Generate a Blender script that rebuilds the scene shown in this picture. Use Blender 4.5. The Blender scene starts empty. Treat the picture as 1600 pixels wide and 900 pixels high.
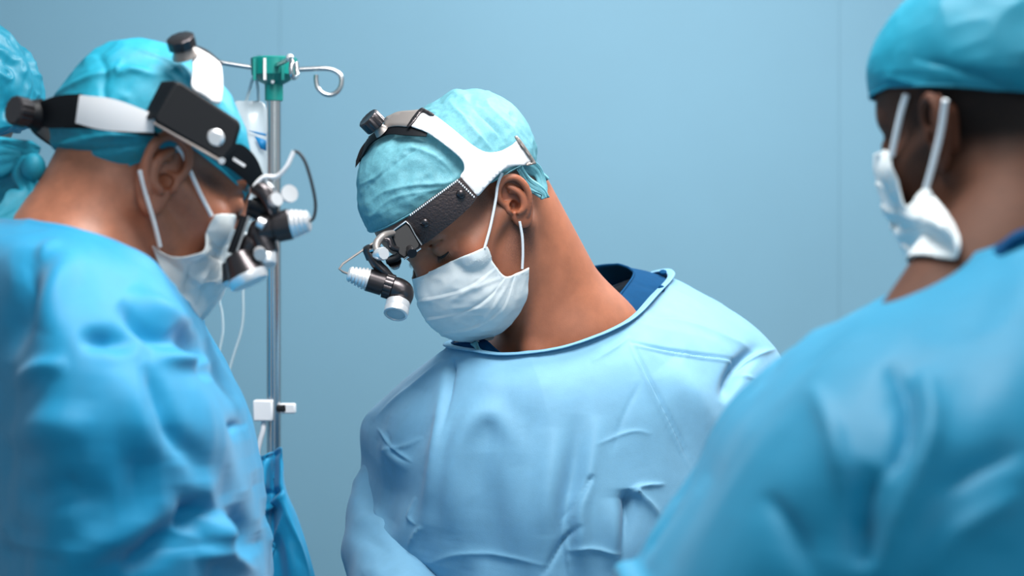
import bpy, bmesh, math, random
import numpy as np
from mathutils import Vector, Matrix, noise as mnoise

# ------------------------------------------------------------------ camera, world, lights, exposure
SC = bpy.context.scene
COL = SC.collection
FPX, CAMZ = 3777.8, 1.50
cam_d = bpy.data.cameras.new('camera'); cam_d.lens = 85.0; cam_d.sensor_width = 36.0
cam_d.dof.use_dof = True; cam_d.dof.focus_distance = 2.72; cam_d.dof.aperture_fstop = 3.9
cam_d.dof.aperture_blades = 8
cam = bpy.data.objects.new('camera', cam_d); COL.objects.link(cam)
cam.location = (0, 0, CAMZ); cam.rotation_euler = (math.pi/2, 0, 0)
SC.camera = cam
world = bpy.data.worlds.new('world'); SC.world = world; world.use_nodes = True
world.node_tree.nodes['Background'].inputs[0].default_value = (0.76, 0.90, 1.0, 1)
world.node_tree.nodes['Background'].inputs[1].default_value = 0.46

def area_light(name, loc, aim, size, power, color=(1, 1, 1), shape='DISK', size_y=None):
    l = bpy.data.lights.new(name, 'AREA'); l.shape = shape; l.size = size
    if size_y: l.size_y = size_y
    l.energy = power; l.color = color
    o = bpy.data.objects.new(name, l); COL.objects.link(o); o.location = loc
    d = Vector(aim)-Vector(loc); o.rotation_euler = d.to_track_quat('-Z', 'Y').to_euler()
    return o
area_light('surgical_light', (0.05, 2.0, 2.62), (0.05, 2.75, 1.4), 0.7, 35, (1.0, 0.98, 0.95))
area_light('surgical_light', (0.75, 3.35, 2.7), (0.1, 2.8, 1.5), 0.6, 30, (1.0, 0.99, 0.97))
area_light('overhead_fill', (0.35, 3.55, 2.90), (0.45, 4.4, 1.8), 1.3, 26, (0.90, 0.97, 1.0))
area_light('overhead_fill', (0.6, 0.2, 2.9), (0.0, 2.6, 1.3), 1.6, 18, (0.97, 0.99, 1.0))  # frontal fill added on the camera side to brighten faces, no known lamp
SC.view_settings.view_transform = 'Standard'; SC.view_settings.look = 'None'
SC.view_settings.exposure = 0.03; SC.view_settings.gamma = 1.0

# ------------------------------------------------------------------ helpers
def W(px, py, d): return np.array([(px-800.)/FPX*d, d, CAMZ-(py-450.)/FPX*d])
def PX(p):
    p = np.asarray(p, float); return np.stack([800+p[..., 0]/p[..., 1]*FPX, 450-(p[..., 2]-CAMZ)/p[..., 1]*FPX], -1)
def srgb(r, g, b):
    f = lambda c: (c/255/12.92) if c/255 <= 0.04045 else ((c/255+0.055)/1.055)**2.4
    return (f(r), f(g), f(b), 1.0)

def mat(name, col, rough=0.5, metal=0.0, spec=0.5, var=0.0, vscale=20, bump=0.0, bscale=300, sss=0.0, sheen=0.0,
        trans=0.0, alpha=1.0, coat=0.0, hair=None, bdist=0.001, stretch=None, transl=0.0):
    m = bpy.data.materials.new(name); m.use_nodes = True
    nt = m.node_tree; N = nt.nodes; L = nt.links; b = N['Principled BSDF']
    b.inputs['Base Color'].default_value = col; b.inputs['Roughness'].default_value = rough
    b.inputs['Metallic'].default_value = metal; b.inputs['Specular IOR Level'].default_value = spec
    b.inputs['Transmission Weight'].default_value = trans; b.inputs['Alpha'].default_value = alpha
    b.inputs['Coat Weight'].default_value = coat; b.inputs['Sheen Weight'].default_value = sheen
    if sss:
        b.inputs['Subsurface Weight'].default_value = sss; b.inputs['Subsurface Radius'].default_value = (0.6, 0.25, 0.12)
        b.inputs['Subsurface Scale'].default_value = 0.006
    tc = N.new('ShaderNodeTexCoord'); src = tc.outputs['Object']
    if stretch:
        mp = N.new('ShaderNodeMapping'); mp.inputs['Scale'].default_value = stretch; L.new(src, mp.inputs[0]); src = mp.outputs[0]
    colout = None
    if var:
        n = N.new('ShaderNodeTexNoise'); n.inputs['Scale'].default_value = vscale; n.inputs['Detail'].default_value = 6; n.inputs['Roughness'].default_value = 0.62
        L.new(src, n.inputs['Vector'])
        r = N.new('ShaderNodeValToRGB'); r.color_ramp.elements[0].position = 0.3; r.color_ramp.elements[1].position = 0.7
        r.color_ramp.elements[0].color = tuple(c*(1-var) for c in col[:3])+(1,)
        r.color_ramp.elements[1].color = tuple(min(1, c*(1+var)) for c in col[:3])+(1,)
        L.new(n.outputs['Fac'], r.inputs[0]); colout = r.outputs[0]
    if hair:
        at = N.new('ShaderNodeAttribute'); at.attribute_name = 'hair'
        n2 = N.new('ShaderNodeTexNoise'); n2.inputs['Scale'].default_value = 900; n2.inputs['Detail'].default_value = 2
        L.new(tc.outputs['Object'], n2.inputs['Vector'])
        mth = N.new('ShaderNodeMath'); mth.operation = 'MULTIPLY_ADD'; L.new(n2.outputs['Fac'], mth.inputs[0]); mth.inputs[1].default_value = 1.1; mth.inputs[2].default_value = -0.55
        ad = N.new('ShaderNodeMath'); ad.operation = 'MULTIPLY'; L.new(mth.outputs[0], ad.inputs[0])
        sq = N.new('ShaderNodeMath'); sq.operation = 'MINIMUM'; L.new(at.outputs['Fac'], sq.inputs[0]); sq.inputs[1].default_value = 0.6
        L.new(sq.outputs[0], ad.inputs[1])
        ad2 = N.new('ShaderNodeMath'); ad2.operation = 'ADD'; ad2.use_clamp = True; L.new(ad.outputs[0], ad2.inputs[0]); L.new(at.outputs['Fac'], ad2.inputs[1])
        mx = N.new('ShaderNodeMixRGB'); L.new(ad2.outputs[0], mx.inputs[0])
        if colout: L.new(colout, mx.inputs[1])
        else: mx.inputs[1].default_value = col
        mx.inputs[2].default_value = hair; colout = mx.outputs[0]
        at2 = N.new('ShaderNodeAttribute'); at2.attribute_name = 'red'
        mx2 = N.new('ShaderNodeMixRGB'); L.new(at2.outputs['Fac'], mx2.inputs[0]); L.new(colout, mx2.inputs[1])
        mx2.inputs[2].default_value = (col[0]*0.95, col[1]*0.62, col[2]*0.55, 1); colout = mx2.outputs[0]
    if colout: L.new(colout, b.inputs['Base Color'])
    if bump:
        n = N.new('ShaderNodeTexNoise'); n.inputs['Scale'].default_value = bscale; n.inputs['Detail'].default_value = 3
        L.new(src, n.inputs['Vector'])
        bp = N.new('ShaderNodeBump'); bp.inputs['Strength'].default_value = bump; bp.inputs['Distance'].default_value = bdist
        L.new(n.outputs['Fac'], bp.inputs['Height']); L.new(bp.outputs[0], b.inputs['Normal'])
    if transl:
        tr = N.new('ShaderNodeBsdfTranslucent')
        if colout: L.new(colout, tr.inputs[0])
        else: tr.inputs[0].default_value = col
        ms = N.new('ShaderNodeMixShader'); ms.inputs[0].default_value = transl
        L.new(b.outputs[0], ms.inputs[1]); L.new(tr.outputs[0], ms.inputs[2]); L.new(ms.outputs[0], N['Material Output'].inputs[0])
    return m

def mesh_obj(name, verts, faces, m, parent=None, smooth=True, loc=None):
    me = bpy.data.meshes.new(name)
    me.from_pydata(np.asarray(verts, float).tolist() if isinstance(verts, np.ndarray) else [tuple(v) for v in verts], [],
                   faces.tolist() if isinstance(faces, np.ndarray) else faces)
    me.update()
    if smooth: me.polygons.foreach_set('use_smooth', [True]*len(me.polygons))
    me.materials.append(m)
    o = bpy.data.objects.new(name, me); COL.objects.link(o)
    if parent is not None: attach(o, parent)
    return o
def attach(o, parent):
    o.parent = parent; o.matrix_parent_inverse = world_matrix(parent).inverted(); return o
def world_matrix(o):
    m = Matrix.LocRotScale(o.location, o.rotation_euler, o.scale)
    return (world_matrix(o.parent) @ o.matrix_parent_inverse @ m) if o.parent else m
def thing(name, loc, label, cat, group=None):
    o = bpy.data.objects.new(name, None); COL.objects.link(o); o.location = tuple(loc); o.empty_display_size = 0.1
    o['label'] = label; o['category'] = cat
    if group: o['group'] = group
    return o
def solidify(o, t, off=1.0):
    md = o.modifiers.new('solid', 'SOLIDIFY'); md.thickness = t; md.offset = off; return o
def bevel(o, w, seg=2):
    md = o.modifiers.new('bevel', 'BEVEL'); md.width = w; md.segments = seg; md.limit_method = 'ANGLE'; md.angle_limit = 0.6; return o

class MB:
    """collects shapes for one mesh"""
    def __init__(s): s.v = []; s.f = []
    def add(s, v, f):
        n = len(s.v); s.v += [tuple(map(float, q)) for q in v]; s.f += [tuple(i+n for i in q) for q in f]; return s
    def tube(s, pts, r, seg=10, cap=True, smooth=True, flat=None):
        pts = [np.asarray(p, float) for p in pts]
        if smooth and len(pts) > 2: pts = list(catmull(np.array(pts), 5))
        n = len(pts); rr = r if hasattr(r, '__len__') else [r]*n
        if len(rr) != n: rr = np.interp(np.linspace(0, 1, n), np.linspace(0, 1, len(rr)), rr)
        t = [pts[min(i+1, n-1)]-pts[max(i-1, 0)] for i in range(n)]
        t = [q/(np.linalg.norm(q)+1e-12) for q in t]
        u = np.cross(t[0], [0.31, 0.52, 0.79]); u /= np.linalg.norm(u); V = []
        for i in range(n):
            u = u-t[i]*np.dot(u, t[i]); u /= np.linalg.norm(u)+1e-12; w = np.cross(t[i], u)
            for k in range(seg):
                a = 2*math.pi*k/seg; V.append(pts[i]+rr[i]*(math.cos(a)*u+math.sin(a)*w))
        F = [(i*seg+k, i*seg+(k+1) % seg, (i+1)*seg+(k+1) % seg, (i+1)*seg+k) for i in range(n-1) for k in range(seg)]
        if cap: F += [tuple(range(seg))[::-1], tuple((n-1)*seg+k for k in range(seg))]
        return s.add(V, F)
    def lathe(s, p0, p1, prof, seg=28, knurl=0, kd=0.0):
        """profile [(t, r)] along p0->p1, t in 0..1"""
        p0 = np.asarray(p0, float); p1 = np.asarray(p1, float); ax = p1-p0; a = ax/np.linalg.norm(ax)
        u = np.cross(a, [0.31, 0.52, 0.79]); u /= np.linalg.norm(u); w = np.cross(a, u); V = []
        for (t, r) in prof:
            for k in range(seg):
                an = 2*math.pi*k/seg; q = r-(kd if knurl and (k % knurl == 0) else 0)
                V.append(p0+ax*t+q*(math.cos(an)*u+math.sin(an)*w))
        n = len(prof)
        F = [(i*seg+k, i*seg+(k+1) % seg, (i+1)*seg+(k+1) % seg, (i+1)*seg+k) for i in range(n-1) for k in range(seg)]
        F += [tuple(range(seg))[::-1], tuple((n-1)*seg+k for k in range(seg))]
        return s.add(V, F)
    def box(s, c, dx, dy, dz):
        """box with centre c and half-axis vectors"""
        c, dx, dy, dz = [np.asarray(q, float) for q in (c, dx, dy, dz)]
        V = [c+a*dx+b*dy+e*dz for a in (-1, 1) for b in (-1, 1) for e in (-1, 1)]
        return s.add(V, [(0, 1, 3, 2), (4, 6, 7, 5), (0, 4, 5, 1), (2, 3, 7, 6), (0, 2, 6, 4), (1, 5, 7, 3)])
    def ball(s, c, r, n=12):
        V = []; F = []; r = np.ones(3)*r
        for i in range(n+1):
            th = math.pi*i/n
            for k in range(2*n):
                ph = math.pi*k/n; V.append(np.asarray(c)+r*np.array([math.sin(th)*math.cos(ph), math.sin(th)*math.sin(ph), math.cos(th)]))
        for i in range(n):
            for k in range(2*n): F.append((i*2*n+k, (i+1)*2*n+k, (i+1)*2*n+(k+1) % (2*n), i*2*n+(k+1) % (2*n)))
        return s.add(V, F)
    def build(s, name, m, parent=None, smooth=True, bev=0):
        o = mesh_obj(name, s.v, s.f, m, parent, smooth=False)
        bm = bmesh.new(); bm.from_mesh(o.data); bmesh.ops.remove_doubles(bm, verts=bm.verts, dist=1e-6); bmesh.ops.recalc_face_normals(bm, faces=bm.faces)
        for e in bm.edges:
            if len(e.link_faces) == 2 and e.calc_face_angle(0) > 0.7: e.smooth = False
        for f in bm.faces: f.smooth = smooth
        bm.to_mesh(o.data); bm.free()
        if bev: bevel(o, bev)
        return o

def catmull(P, n, closed=False):
    """P (k, dim) control points -> dense curve, n steps per span"""
    P = np.asarray(P, float); k = len(P); out = []
    t = np.linspace(0, 1, n, endpoint=False)[:, None]
    spans = k if closed else k-1
    for i in range(spans):
        if closed: a, b, c, d = P[(i-1) % k], P[i], P[(i+1) % k], P[(i+2) % k]
        else:
            b, c = P[i], P[i+1]; a = P[i-1] if i > 0 else 2*b-c; d = P[i+2] if i+2 < k else 2*c-b
        out.append(0.5*((2*b)+(c-a)*t+(2*a-5*b+4*c-d)*t**2+(3*b-a-3*c+d)*t**3))
    out = np.concatenate(out)
    return out if closed else np.vstack([out, P[-1]])
def resample(P, n, closed=False):
    P = np.asarray(P, float)
    if closed: P = np.vstack([P, P[:1]])
    s = np.r_[0, np.cumsum(np.linalg.norm(np.diff(P, axis=0), axis=1))]
    t = np.linspace(0, s[-1], n+1)[:-1] if closed else np.linspace(0, s[-1], n)
    return np.stack([np.interp(t, s, P[:, k]) for k in range(P.shape[1])], 1)
def net(rows, nu, nv, closed=True):
    """bicubic net: rows (R, C, 3) -> (R-1)*nv+1 rows, C*nu or (C-1)*nu+1 columns"""
    rows = np.asarray(rows, float)
    A = np.array([catmull(r, nu, closed) for r in rows])
    B = catmull(A.reshape(len(rows), -1), nv, False).reshape(-1, A.shape[1], 3)
    return B
def grid_faces(R, C, closed=True):
    i = np.arange(R-1)[:, None]; j = np.arange(C if closed else C-1)[None, :]; j2 = (j+1) % C
    return np.stack([i*C+j, (i+1)*C+j, (i+1)*C+j2, i*C+j2], -1).reshape(-1, 4)
def grid_normals(G, closed=True):
    if closed: du = np.roll(G, -1, 1)-np.roll(G, 1, 1)
    else: du = np.gradient(G, axis=1)
    dv = np.gradient(G, axis=0); n = np.cross(dv, du); n /= np.linalg.norm(n, axis=-1, keepdims=True)+1e-12
    return n

_rng = np.random.RandomState(7)
_NT = _rng.rand(32, 32, 32).astype(np.float32)*2-1
def vnoise(p, scale, seed=0):
    """smooth value noise, vectorised; p (...,3)"""
    q = np.asarray(p)*scale+seed*17.31; i = np.floor(q).astype(int); f = q-i; f = f*f*(3-2*f); r = 0
    for a in (0, 1):
        for b in (0, 1):
            for c in (0, 1):
                w = (f[..., 0] if a else 1-f[..., 0])*(f[..., 1] if b else 1-f[..., 1])*(f[..., 2] if c else 1-f[..., 2])
                r = r+w*_NT[(i[..., 0]+a) % 32, (i[..., 1]+b) % 32, (i[..., 2]+c) % 32]
    return r
def ridged(p, scale, seed=0): return 1-np.abs(vnoise(p, scale, seed))*2.2

def crease(G, N, folds, facing=True):
    """displace grid points along normals by hand drawn folds: (polyline px, half width px, height m, kind)"""
    P = PX(G); disp = np.zeros(G.shape[:-1]); view = G-np.array([0, 0, CAMZ]); face = (N*view).sum(-1) < 0.02
    for pl, w, h, kind in folds:
        pl = catmull(np.array(pl, float), 6) if len(pl) > 2 else np.array(pl, float)
        best = np.full(disp.shape, 1e9); sg = np.zeros(disp.shape); tt = np.zeros(disp.shape)
        L = np.r_[0, np.cumsum(np.linalg.norm(np.diff(pl, axis=0), axis=1))]
        lo = pl.min(0)-4*w; hi = pl.max(0)+4*w
        m = (P[..., 0] > lo[0]) & (P[..., 0] < hi[0]) & (P[..., 1] > lo[1]) & (P[..., 1] < hi[1]) & face
        if not m.any(): continue
        Q = P[m]; bq = np.full(len(Q), 1e9); sq = np.zeros(len(Q)); tq = np.zeros(len(Q))
        for k in range(len(pl)-1):
            a, b = pl[k], pl[k+1]; ab = b-a; t = np.clip(((Q-a)@ab)/(ab@ab+1e-9), 0, 1); d = Q-(a+t[:, None]*ab)
            dd = np.linalg.norm(d, axis=1); s = np.sign(ab[0]*d[:, 1]-ab[1]*d[:, 0]); c = dd < bq
            bq[c] = dd[c]; sq[c] = s[c]; tq[c] = ((L[k]+t*(L[k+1]-L[k]))/L[-1])[c]
        x = bq*sq/w; taper = np.clip(np.sin(np.clip(tq, 0, 1)*math.pi), 0, 1)**(1.2 if kind == 'soft' else 0.75)
        if kind == 'in': taper = np.clip(1-tq, 0, 1)**0.9*np.clip(tq*10, 0, 1)    # strong at the start, fades out
        if kind in ('ridge', 'in'): pr = np.exp(-(np.sqrt(x*x+.015)-.12)/.62)*np.clip((3.6-np.abs(x))/1.5, 0, 1)
        elif kind == 'soft': pr = np.exp(-x*x)
        elif kind == 'pleat': pr = np.where(x > 0, np.exp(-(x/1.6)**2), -0.9*np.exp(-(x/0.45)**2)+1.9*np.exp(-(x/0.35)**2)*0)   # sharp lip on the right of the line
        elif kind == 'thin': pr = np.exp(-(x-0.7)**2/0.25)*0.7-np.exp(-(x+0.5)**2/0.3)
        disp[m] += h*pr*taper
    return G+N*disp[..., None]

def relax(G, eu, ev, steps=((10, 220), (5, 50), (2, 12)), closed=True, pin=1, tether=0.012, seed=0, seedamp=0.0015, grav=0.00006, pin_end=1, bend=0.97):
    """let cloth with spare length buckle: position based relaxation on the grid; eu, ev spare length round and along"""
    G = G.copy(); base = G.copy(); R, C = G.shape[:2]
    eu = np.broadcast_to(eu, (R, C)); ev = np.broadcast_to(ev, (R, C))
    for (st, n) in steps:
        ri = np.unique(np.r_[np.arange(0, R, st), R-1]); ci = np.arange(0, C, st) if closed else np.unique(np.r_[np.arange(0, C, st), C-1])
        B = base[np.ix_(ri, ci)]; P = G[np.ix_(ri, ci)]; Eu = eu[np.ix_(ri, ci)]; Ev = ev[np.ix_(ri, ci)]; N = grid_normals(B, closed)
        if st == steps[0][0]: P = P+N*(seedamp*vnoise(B, 22, seed)+seedamp*.6*vnoise(B, 55, seed+1))[..., None]
        def sh(A, di, dj):
            if closed: A = np.roll(A, -dj, 1)
            elif dj: A = np.concatenate([A[:, dj:], A[:, :0]], 1) if dj > 0 else A[:, :dj]
            return A[di:] if di else A
        cons = []
        for di, dj, stiff in ((0, 1, 1.), (1, 0, 1.), (1, 1, .5), (1, -1, .5), (0, 2, .45), (2, 0, .45), (0, 4, .2), (4, 0, .2)):
            if not closed and dj < 0: continue
            def pair(A, di=di, dj=dj):
                if closed: b = np.roll(A, -dj, 1)[di:]; a = A[:A.shape[0]-di]
                else: b = A[di:, dj:]; a = A[:A.shape[0]-di, :A.shape[1]-dj]
                return a, b
            a, b = pair(B); e = pair(Eu)[0] if di == 0 else (pair(Ev)[0] if dj == 0 else 0.5*(pair(Eu)[0]+pair(Ev)[0]))
            pa, pb = pair(P); lev0 = st == steps[0][0]
            L = np.linalg.norm(b-a, axis=-1)*(1+e) if lev0 else np.linalg.norm(pb-pa, axis=-1)*(1+.12*e)
            if abs(di)+abs(dj) == 2 and di*dj == 0: L = L*bend; lim = True
            elif abs(di)+abs(dj) == 4: L = L*(bend-.03); lim = True
            else: lim = False
            cons.append((di, dj, stiff, L, pair, lim))
        fix = np.zeros(P.shape[:2]+(1,)); fix[pin:] = 1
        if pin_end: fix[-1] = 0
        for it in range(n):
            D = np.zeros_like(P); Wt = np.full(P.shape[:2], 1e-6)
            for di, dj, stiff, L, pair, lim in cons:
                a, b = pair(P); d = b-a; l = np.linalg.norm(d, axis=-1)+1e-12; c = (l-L)/l
                if lim: c = np.minimum(c, 0)
                q = d*(0.5*c*stiff)[..., None]; nr = P.shape[0]-di
                if closed:
                    D[:nr] += q; D[di:] -= np.roll(q, dj, 1); Wt[:nr] += stiff; Wt[di:] += stiff
                else:
                    nc = P.shape[1]-dj; D[:nr, :nc] += q; D[di:, dj:] -= q; Wt[:nr, :nc] += stiff; Wt[di:, dj:] += stiff
            P = P+fix*(D/Wt[..., None]*2.4+(B-P)*tether+np.array([0, 0, -grav]))
        # bring the displacement back to the full grid
        X = P-B
        if st > 1:
            if closed: X = np.concatenate([X, X[:, :1]], 1); cc = np.r_[ci, C]
            else: cc = ci
            t = np.arange(C); k = np.clip(np.searchsorted(cc, t, side='right')-1, 0, len(cc)-2); f = ((t-cc[k])/(cc[k+1]-cc[k]))[None, :, None]; f = f*f*(3-2*f)*.5+f*.5
            X = X[:, k]*(1-f)+X[:, k+1]*f
            t = np.arange(R); k = np.clip(np.searchsorted(ri, t, side='right')-1, 0, len(ri)-2); f = ((t-ri[k])/(ri[k+1]-ri[k]))[:, None, None]; f = f*f*(3-2*f)*.5+f*.5
            X = X[k]*(1-f)+X[k+1]*f
            G = base+X
        else: G = P
    return G

# ---- implicit surfaces
def smin(a, b, k):
    h = np.clip(0.5+0.5*(b-a)/k, 0, 1); return b+(a-b)*h-k*h*(1-h)
def smax(a, b, k): return -smin(-a, -b, k)
def s_ell(p, c, r):
    q = (p-np.asarray(c, np.float32)); r = np.asarray(r, np.float32)
    k0 = np.sqrt(((q/r)**2).sum(-1)); k1 = np.sqrt(((q/(r*r))**2).sum(-1))+1e-9
    return k0*(k0-1)/k1
def s_ball(p, c, r): return np.sqrt(((p-np.asarray(c, np.float32))**2).sum(-1))-r
def s_cap(p, a, b, ra, rb):
    a = np.asarray(a, np.float32); b = np.asarray(b, np.float32); ab = b-a; q = p-a
    t = np.clip((q@ab)/(ab@ab), 0, 1); return np.sqrt(((q-t[..., None]*ab)**2).sum(-1))-(ra+(rb-ra)*t)

def surface_nets(ax, V):
    xs, ys, zs = ax; ins = V < 0
    c = [ins[a:ins.shape[0]-1+a, b:ins.shape[1]-1+b, e:ins.shape[2]-1+e] for a in (0, 1) for b in (0, 1) for e in (0, 1)]
    allc = np.logical_and.reduce(c); anyc = np.logical_or.reduce(c); act = anyc & ~allc
    I, J, K = np.nonzero(act); n = len(I); idx = -np.ones(act.shape, np.int64); idx[I, J, K] = np.arange(n)
    acc = np.zeros((n, 3)); cnt = np.zeros(n); crn = [(a, b, e) for a in (0, 1) for b in (0, 1) for e in (0, 1)]
    for a in crn:
        for d in range(3):
            if a[d]: continue
            b = list(a); b[d] = 1
            va = V[I+a[0], J+a[1], K+a[2]]; vb = V[I+b[0], J+b[1], K+b[2]]; m = (va < 0) != (vb < 0)
            t = np.where(m, va/(va-vb+1e-12*(~m)), 0)
            pa = np.stack([xs[I+a[0]], ys[J+a[1]], zs[K+a[2]]], 1); pb = np.stack([xs[I+b[0]], ys[J+b[1]], zs[K+b[2]]], 1)
            acc += (pa+(pb-pa)*t[:, None])*m[:, None]; cnt += m
    verts = acc/cnt[:, None]; F = []
    for d in range(3):
        sl0 = [slice(None)]*3; sl1 = [slice(None)]*3; sl0[d] = slice(0, -1); sl1[d] = slice(1, None)
        ch = ins[tuple(sl0)] != ins[tuple(sl1)]; o = [x for x in range(3) if x != d]
        E = np.nonzero(ch); E = np.stack(E, 1)
        ok = (E[:, o[0]] > 0) & (E[:, o[1]] > 0) & (E[:, o[0]] < V.shape[o[0]]-1) & (E[:, o[1]] < V.shape[o[1]]-1); E = E[ok]
        q = []
        for (u, v) in ((0, 0), (-1, 0), (-1, -1), (0, -1)):
            e = E.copy(); e[:, o[0]] += u; e[:, o[1]] += v; q.append(idx[e[:, 0], e[:, 1], e[:, 2]])
        q = np.stack(q, 1); fl = ins[E[:, 0], E[:, 1], E[:, 2]]
        if d == 1: fl = ~fl
        q[~fl] = q[~fl][:, ::-1]; F.append(q)
    return verts, np.concatenate(F)
def sparse_eval(ax, fn, B=8, margin=0.03):
    xs, ys, zs = [a.astype(np.float32) for a in ax]; n = [len(a) for a in (xs, ys, zs)]; V = np.empty(n, np.float32)
    st = [list(range(0, k, B)) for k in n]
    cs = [np.array([0.5*(a[s]+a[min(s+B-1, k-1)]) for s in S]) for a, S, k in zip((xs, ys, zs), st, n)]
    hs = [np.array([0.5*(a[min(s+B-1, k-1)]-a[s]) for s in S]) for a, S, k in zip((xs, ys, zs), st, n)]
    C = np.stack(np.meshgrid(*cs, indexing='ij'), -1).astype(np.float32); D = fn(C.reshape(-1, 3)).reshape(C.shape[:3])
    H = np.sqrt(hs[0][:, None, None]**2+hs[1][None, :, None]**2+hs[2][None, None, :]**2)
    near = []
    for i, a in enumerate(st[0]):
        for j, b in enumerate(st[1]):
            for k, c in enumerate(st[2]):
                if abs(D[i, j, k]) > H[i, j, k]*1.3+margin: V[a:a+B, b:b+B, c:c+B] = D[i, j, k]
                else: near.append((a, b, c))
    buf = []; 
    def flush():
        if not buf: return
        P = np.concatenate([q[1] for q in buf]); d = fn(P); o = 0
        for (sl, q) in buf:
            sh = V[sl].shape; m = sh[0]*sh[1]*sh[2]; V[sl] = d[o:o+m].reshape(sh); o += m
        buf.clear()
    for (a, b, c) in near:
        sl = (slice(a, min(a+B, n[0])), slice(b, min(b+B, n[1])), slice(c, min(c+B, n[2])))
        buf.append((sl, np.stack(np.meshgrid(xs[sl[0]], ys[sl[1]], zs[sl[2]], indexing='ij'), -1).reshape(-1, 3)))
        if len(buf) >= 400: flush()
    flush(); return V
def axis(lo, hi, flo, fhi, fine, coarse):
    a = np.arange(flo, fhi, fine); left = []; x = flo; s = fine
    while x > lo: s = min(s*1.25, coarse); x -= s; left.append(x)
    right = []; x = a[-1]; s = fine
    while x < hi: s = min(s*1.25, coarse); x += s; right.append(x)
    return np.r_[left[::-1], a, right]

# ---- heads: local frame columns are F (face forward), L (person's left), U (crown)
def head_rot(yaw, pitch, roll, side):
    yaw, pitch, roll = [math.radians(a) for a in (yaw, pitch, roll)]
    F = np.array([side*math.cos(yaw), -math.sin(yaw), 0.]); U = np.array([0, 0, 1.]); L = np.cross(U, F)
    F2 = F*math.cos(pitch)-U*math.sin(pitch); U2 = U*math.cos(pitch)+F*math.sin(pitch)
    return np.stack([F2, L*math.cos(roll)-U2*math.sin(roll), U2*math.cos(roll)+L*math.sin(roll)], 1)
FORE = {'k': 0.0, 'slope': 0.2}                                       # how far this head's forehead bulges
def skull(p):
    k = FORE['k']
    d = s_ell(p, (-0.007, 0, 0.049), (0.095, 0.074, 0.081))
    d = smin(d, s_ell(p, (0.034+k*.3, 0, 0.055), (0.060+k*.8, 0.060, 0.054)), 0.03)
    return smax(d, p[..., 0]*0.78+p[..., 2]*0.626-FORE['slope'], 0.02)
def head_sdf(p):
    q = p.copy(); q[..., 1] = np.abs(q[..., 1]); e, b, c = s_ell, s_ball, s_cap
    d = skull(q)
    d = smin(d, e(q, (0.034, 0, -0.022), (0.056, 0.056, 0.074)), 0.025)
    d = smin(d, e(q, (0.028, 0, -0.060), (0.054, 0.051, 0.046)), 0.02)
    d = smin(d, c(q, (-0.004, 0.052, -0.030), (0.066, 0.018, -0.092), 0.017, 0.015), 0.02)
    d = smin(d, b(q, (0.080, 0, -0.094), 0.0165), 0.018)
    d = smin(d, e(q, (0.070, 0, -0.050), (0.033, 0.034, 0.030)), 0.014)
    d = smin(d, b(q, (0.061, 0.043, -0.014), 0.0195), 0.018)
    d = smin(d, c(q, (0.058, 0.050, -0.008), (0.010, 0.064, 0.0), 0.012, 0.010), 0.016)
    d = smin(d, c(q, (0.087+FORE['k']*.5, 0.010, 0.039), (0.068+FORE['k']*.3, 0.043, 0.037), 0.0105, 0.011), 0.014)
    d = smax(d, -b(q, (0.103, 0.036, 0.013), 0.0185), 0.012)
    d = smin(d, c(q, (0.080, 0, 0.020), (0.088, 0, -0.025), 0.0150, 0.0190), 0.012)
    d = smin(d, c(q, (0.091, 0, 0.026), (0.110, 0, -0.020), 0.0095, 0.0110), 0.010)
    d = smin(d, b(q, (0.112, 0, -0.027), 0.0120), 0.008)
    d = smin(d, b(q, (0.100, 0.0135, -0.031), 0.0095), 0.007)
    d = smax(d, -b(q, (0.106, 0.0065, -0.0395), 0.0042), 0.003)
    # lids over the eyeball, slit and lid crease
    d = smin(d, b(q, (0.0745, 0.0325, 0.0145), 0.0160), 0.004)
    cr = [(0.0745+0.0165*math.cos(a)*0.80, 0.0325+0.0165*math.sin(a)*0.85, 0.0145+0.0165*0.56) for a in (-0.95, -0.4, 0.15, 0.7, 1.1)]
    for i in range(4): d = smax(d, -c(q, cr[i], cr[i+1], 0.0015, 0.0015), 0.0018)
    d = smin(d, c(q, (0.0850, 0.021, 0.0015), (0.0745, 0.045, 0.004), 0.0030, 0.0025), 0.005)
    # lips
    d = smin(d, e(q, (0.0985, 0, -0.054), (0.009, 0.024, 0.006)), 0.006)
    d = smin(d, e(q, (0.0965, 0, -0.065), (0.009, 0.021, 0.006)), 0.006)
    d = smax(d, -e(q, (0.108, 0, -0.0595), (0.008, 0.024, 0.0014)), 0.003)
    return d

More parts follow.
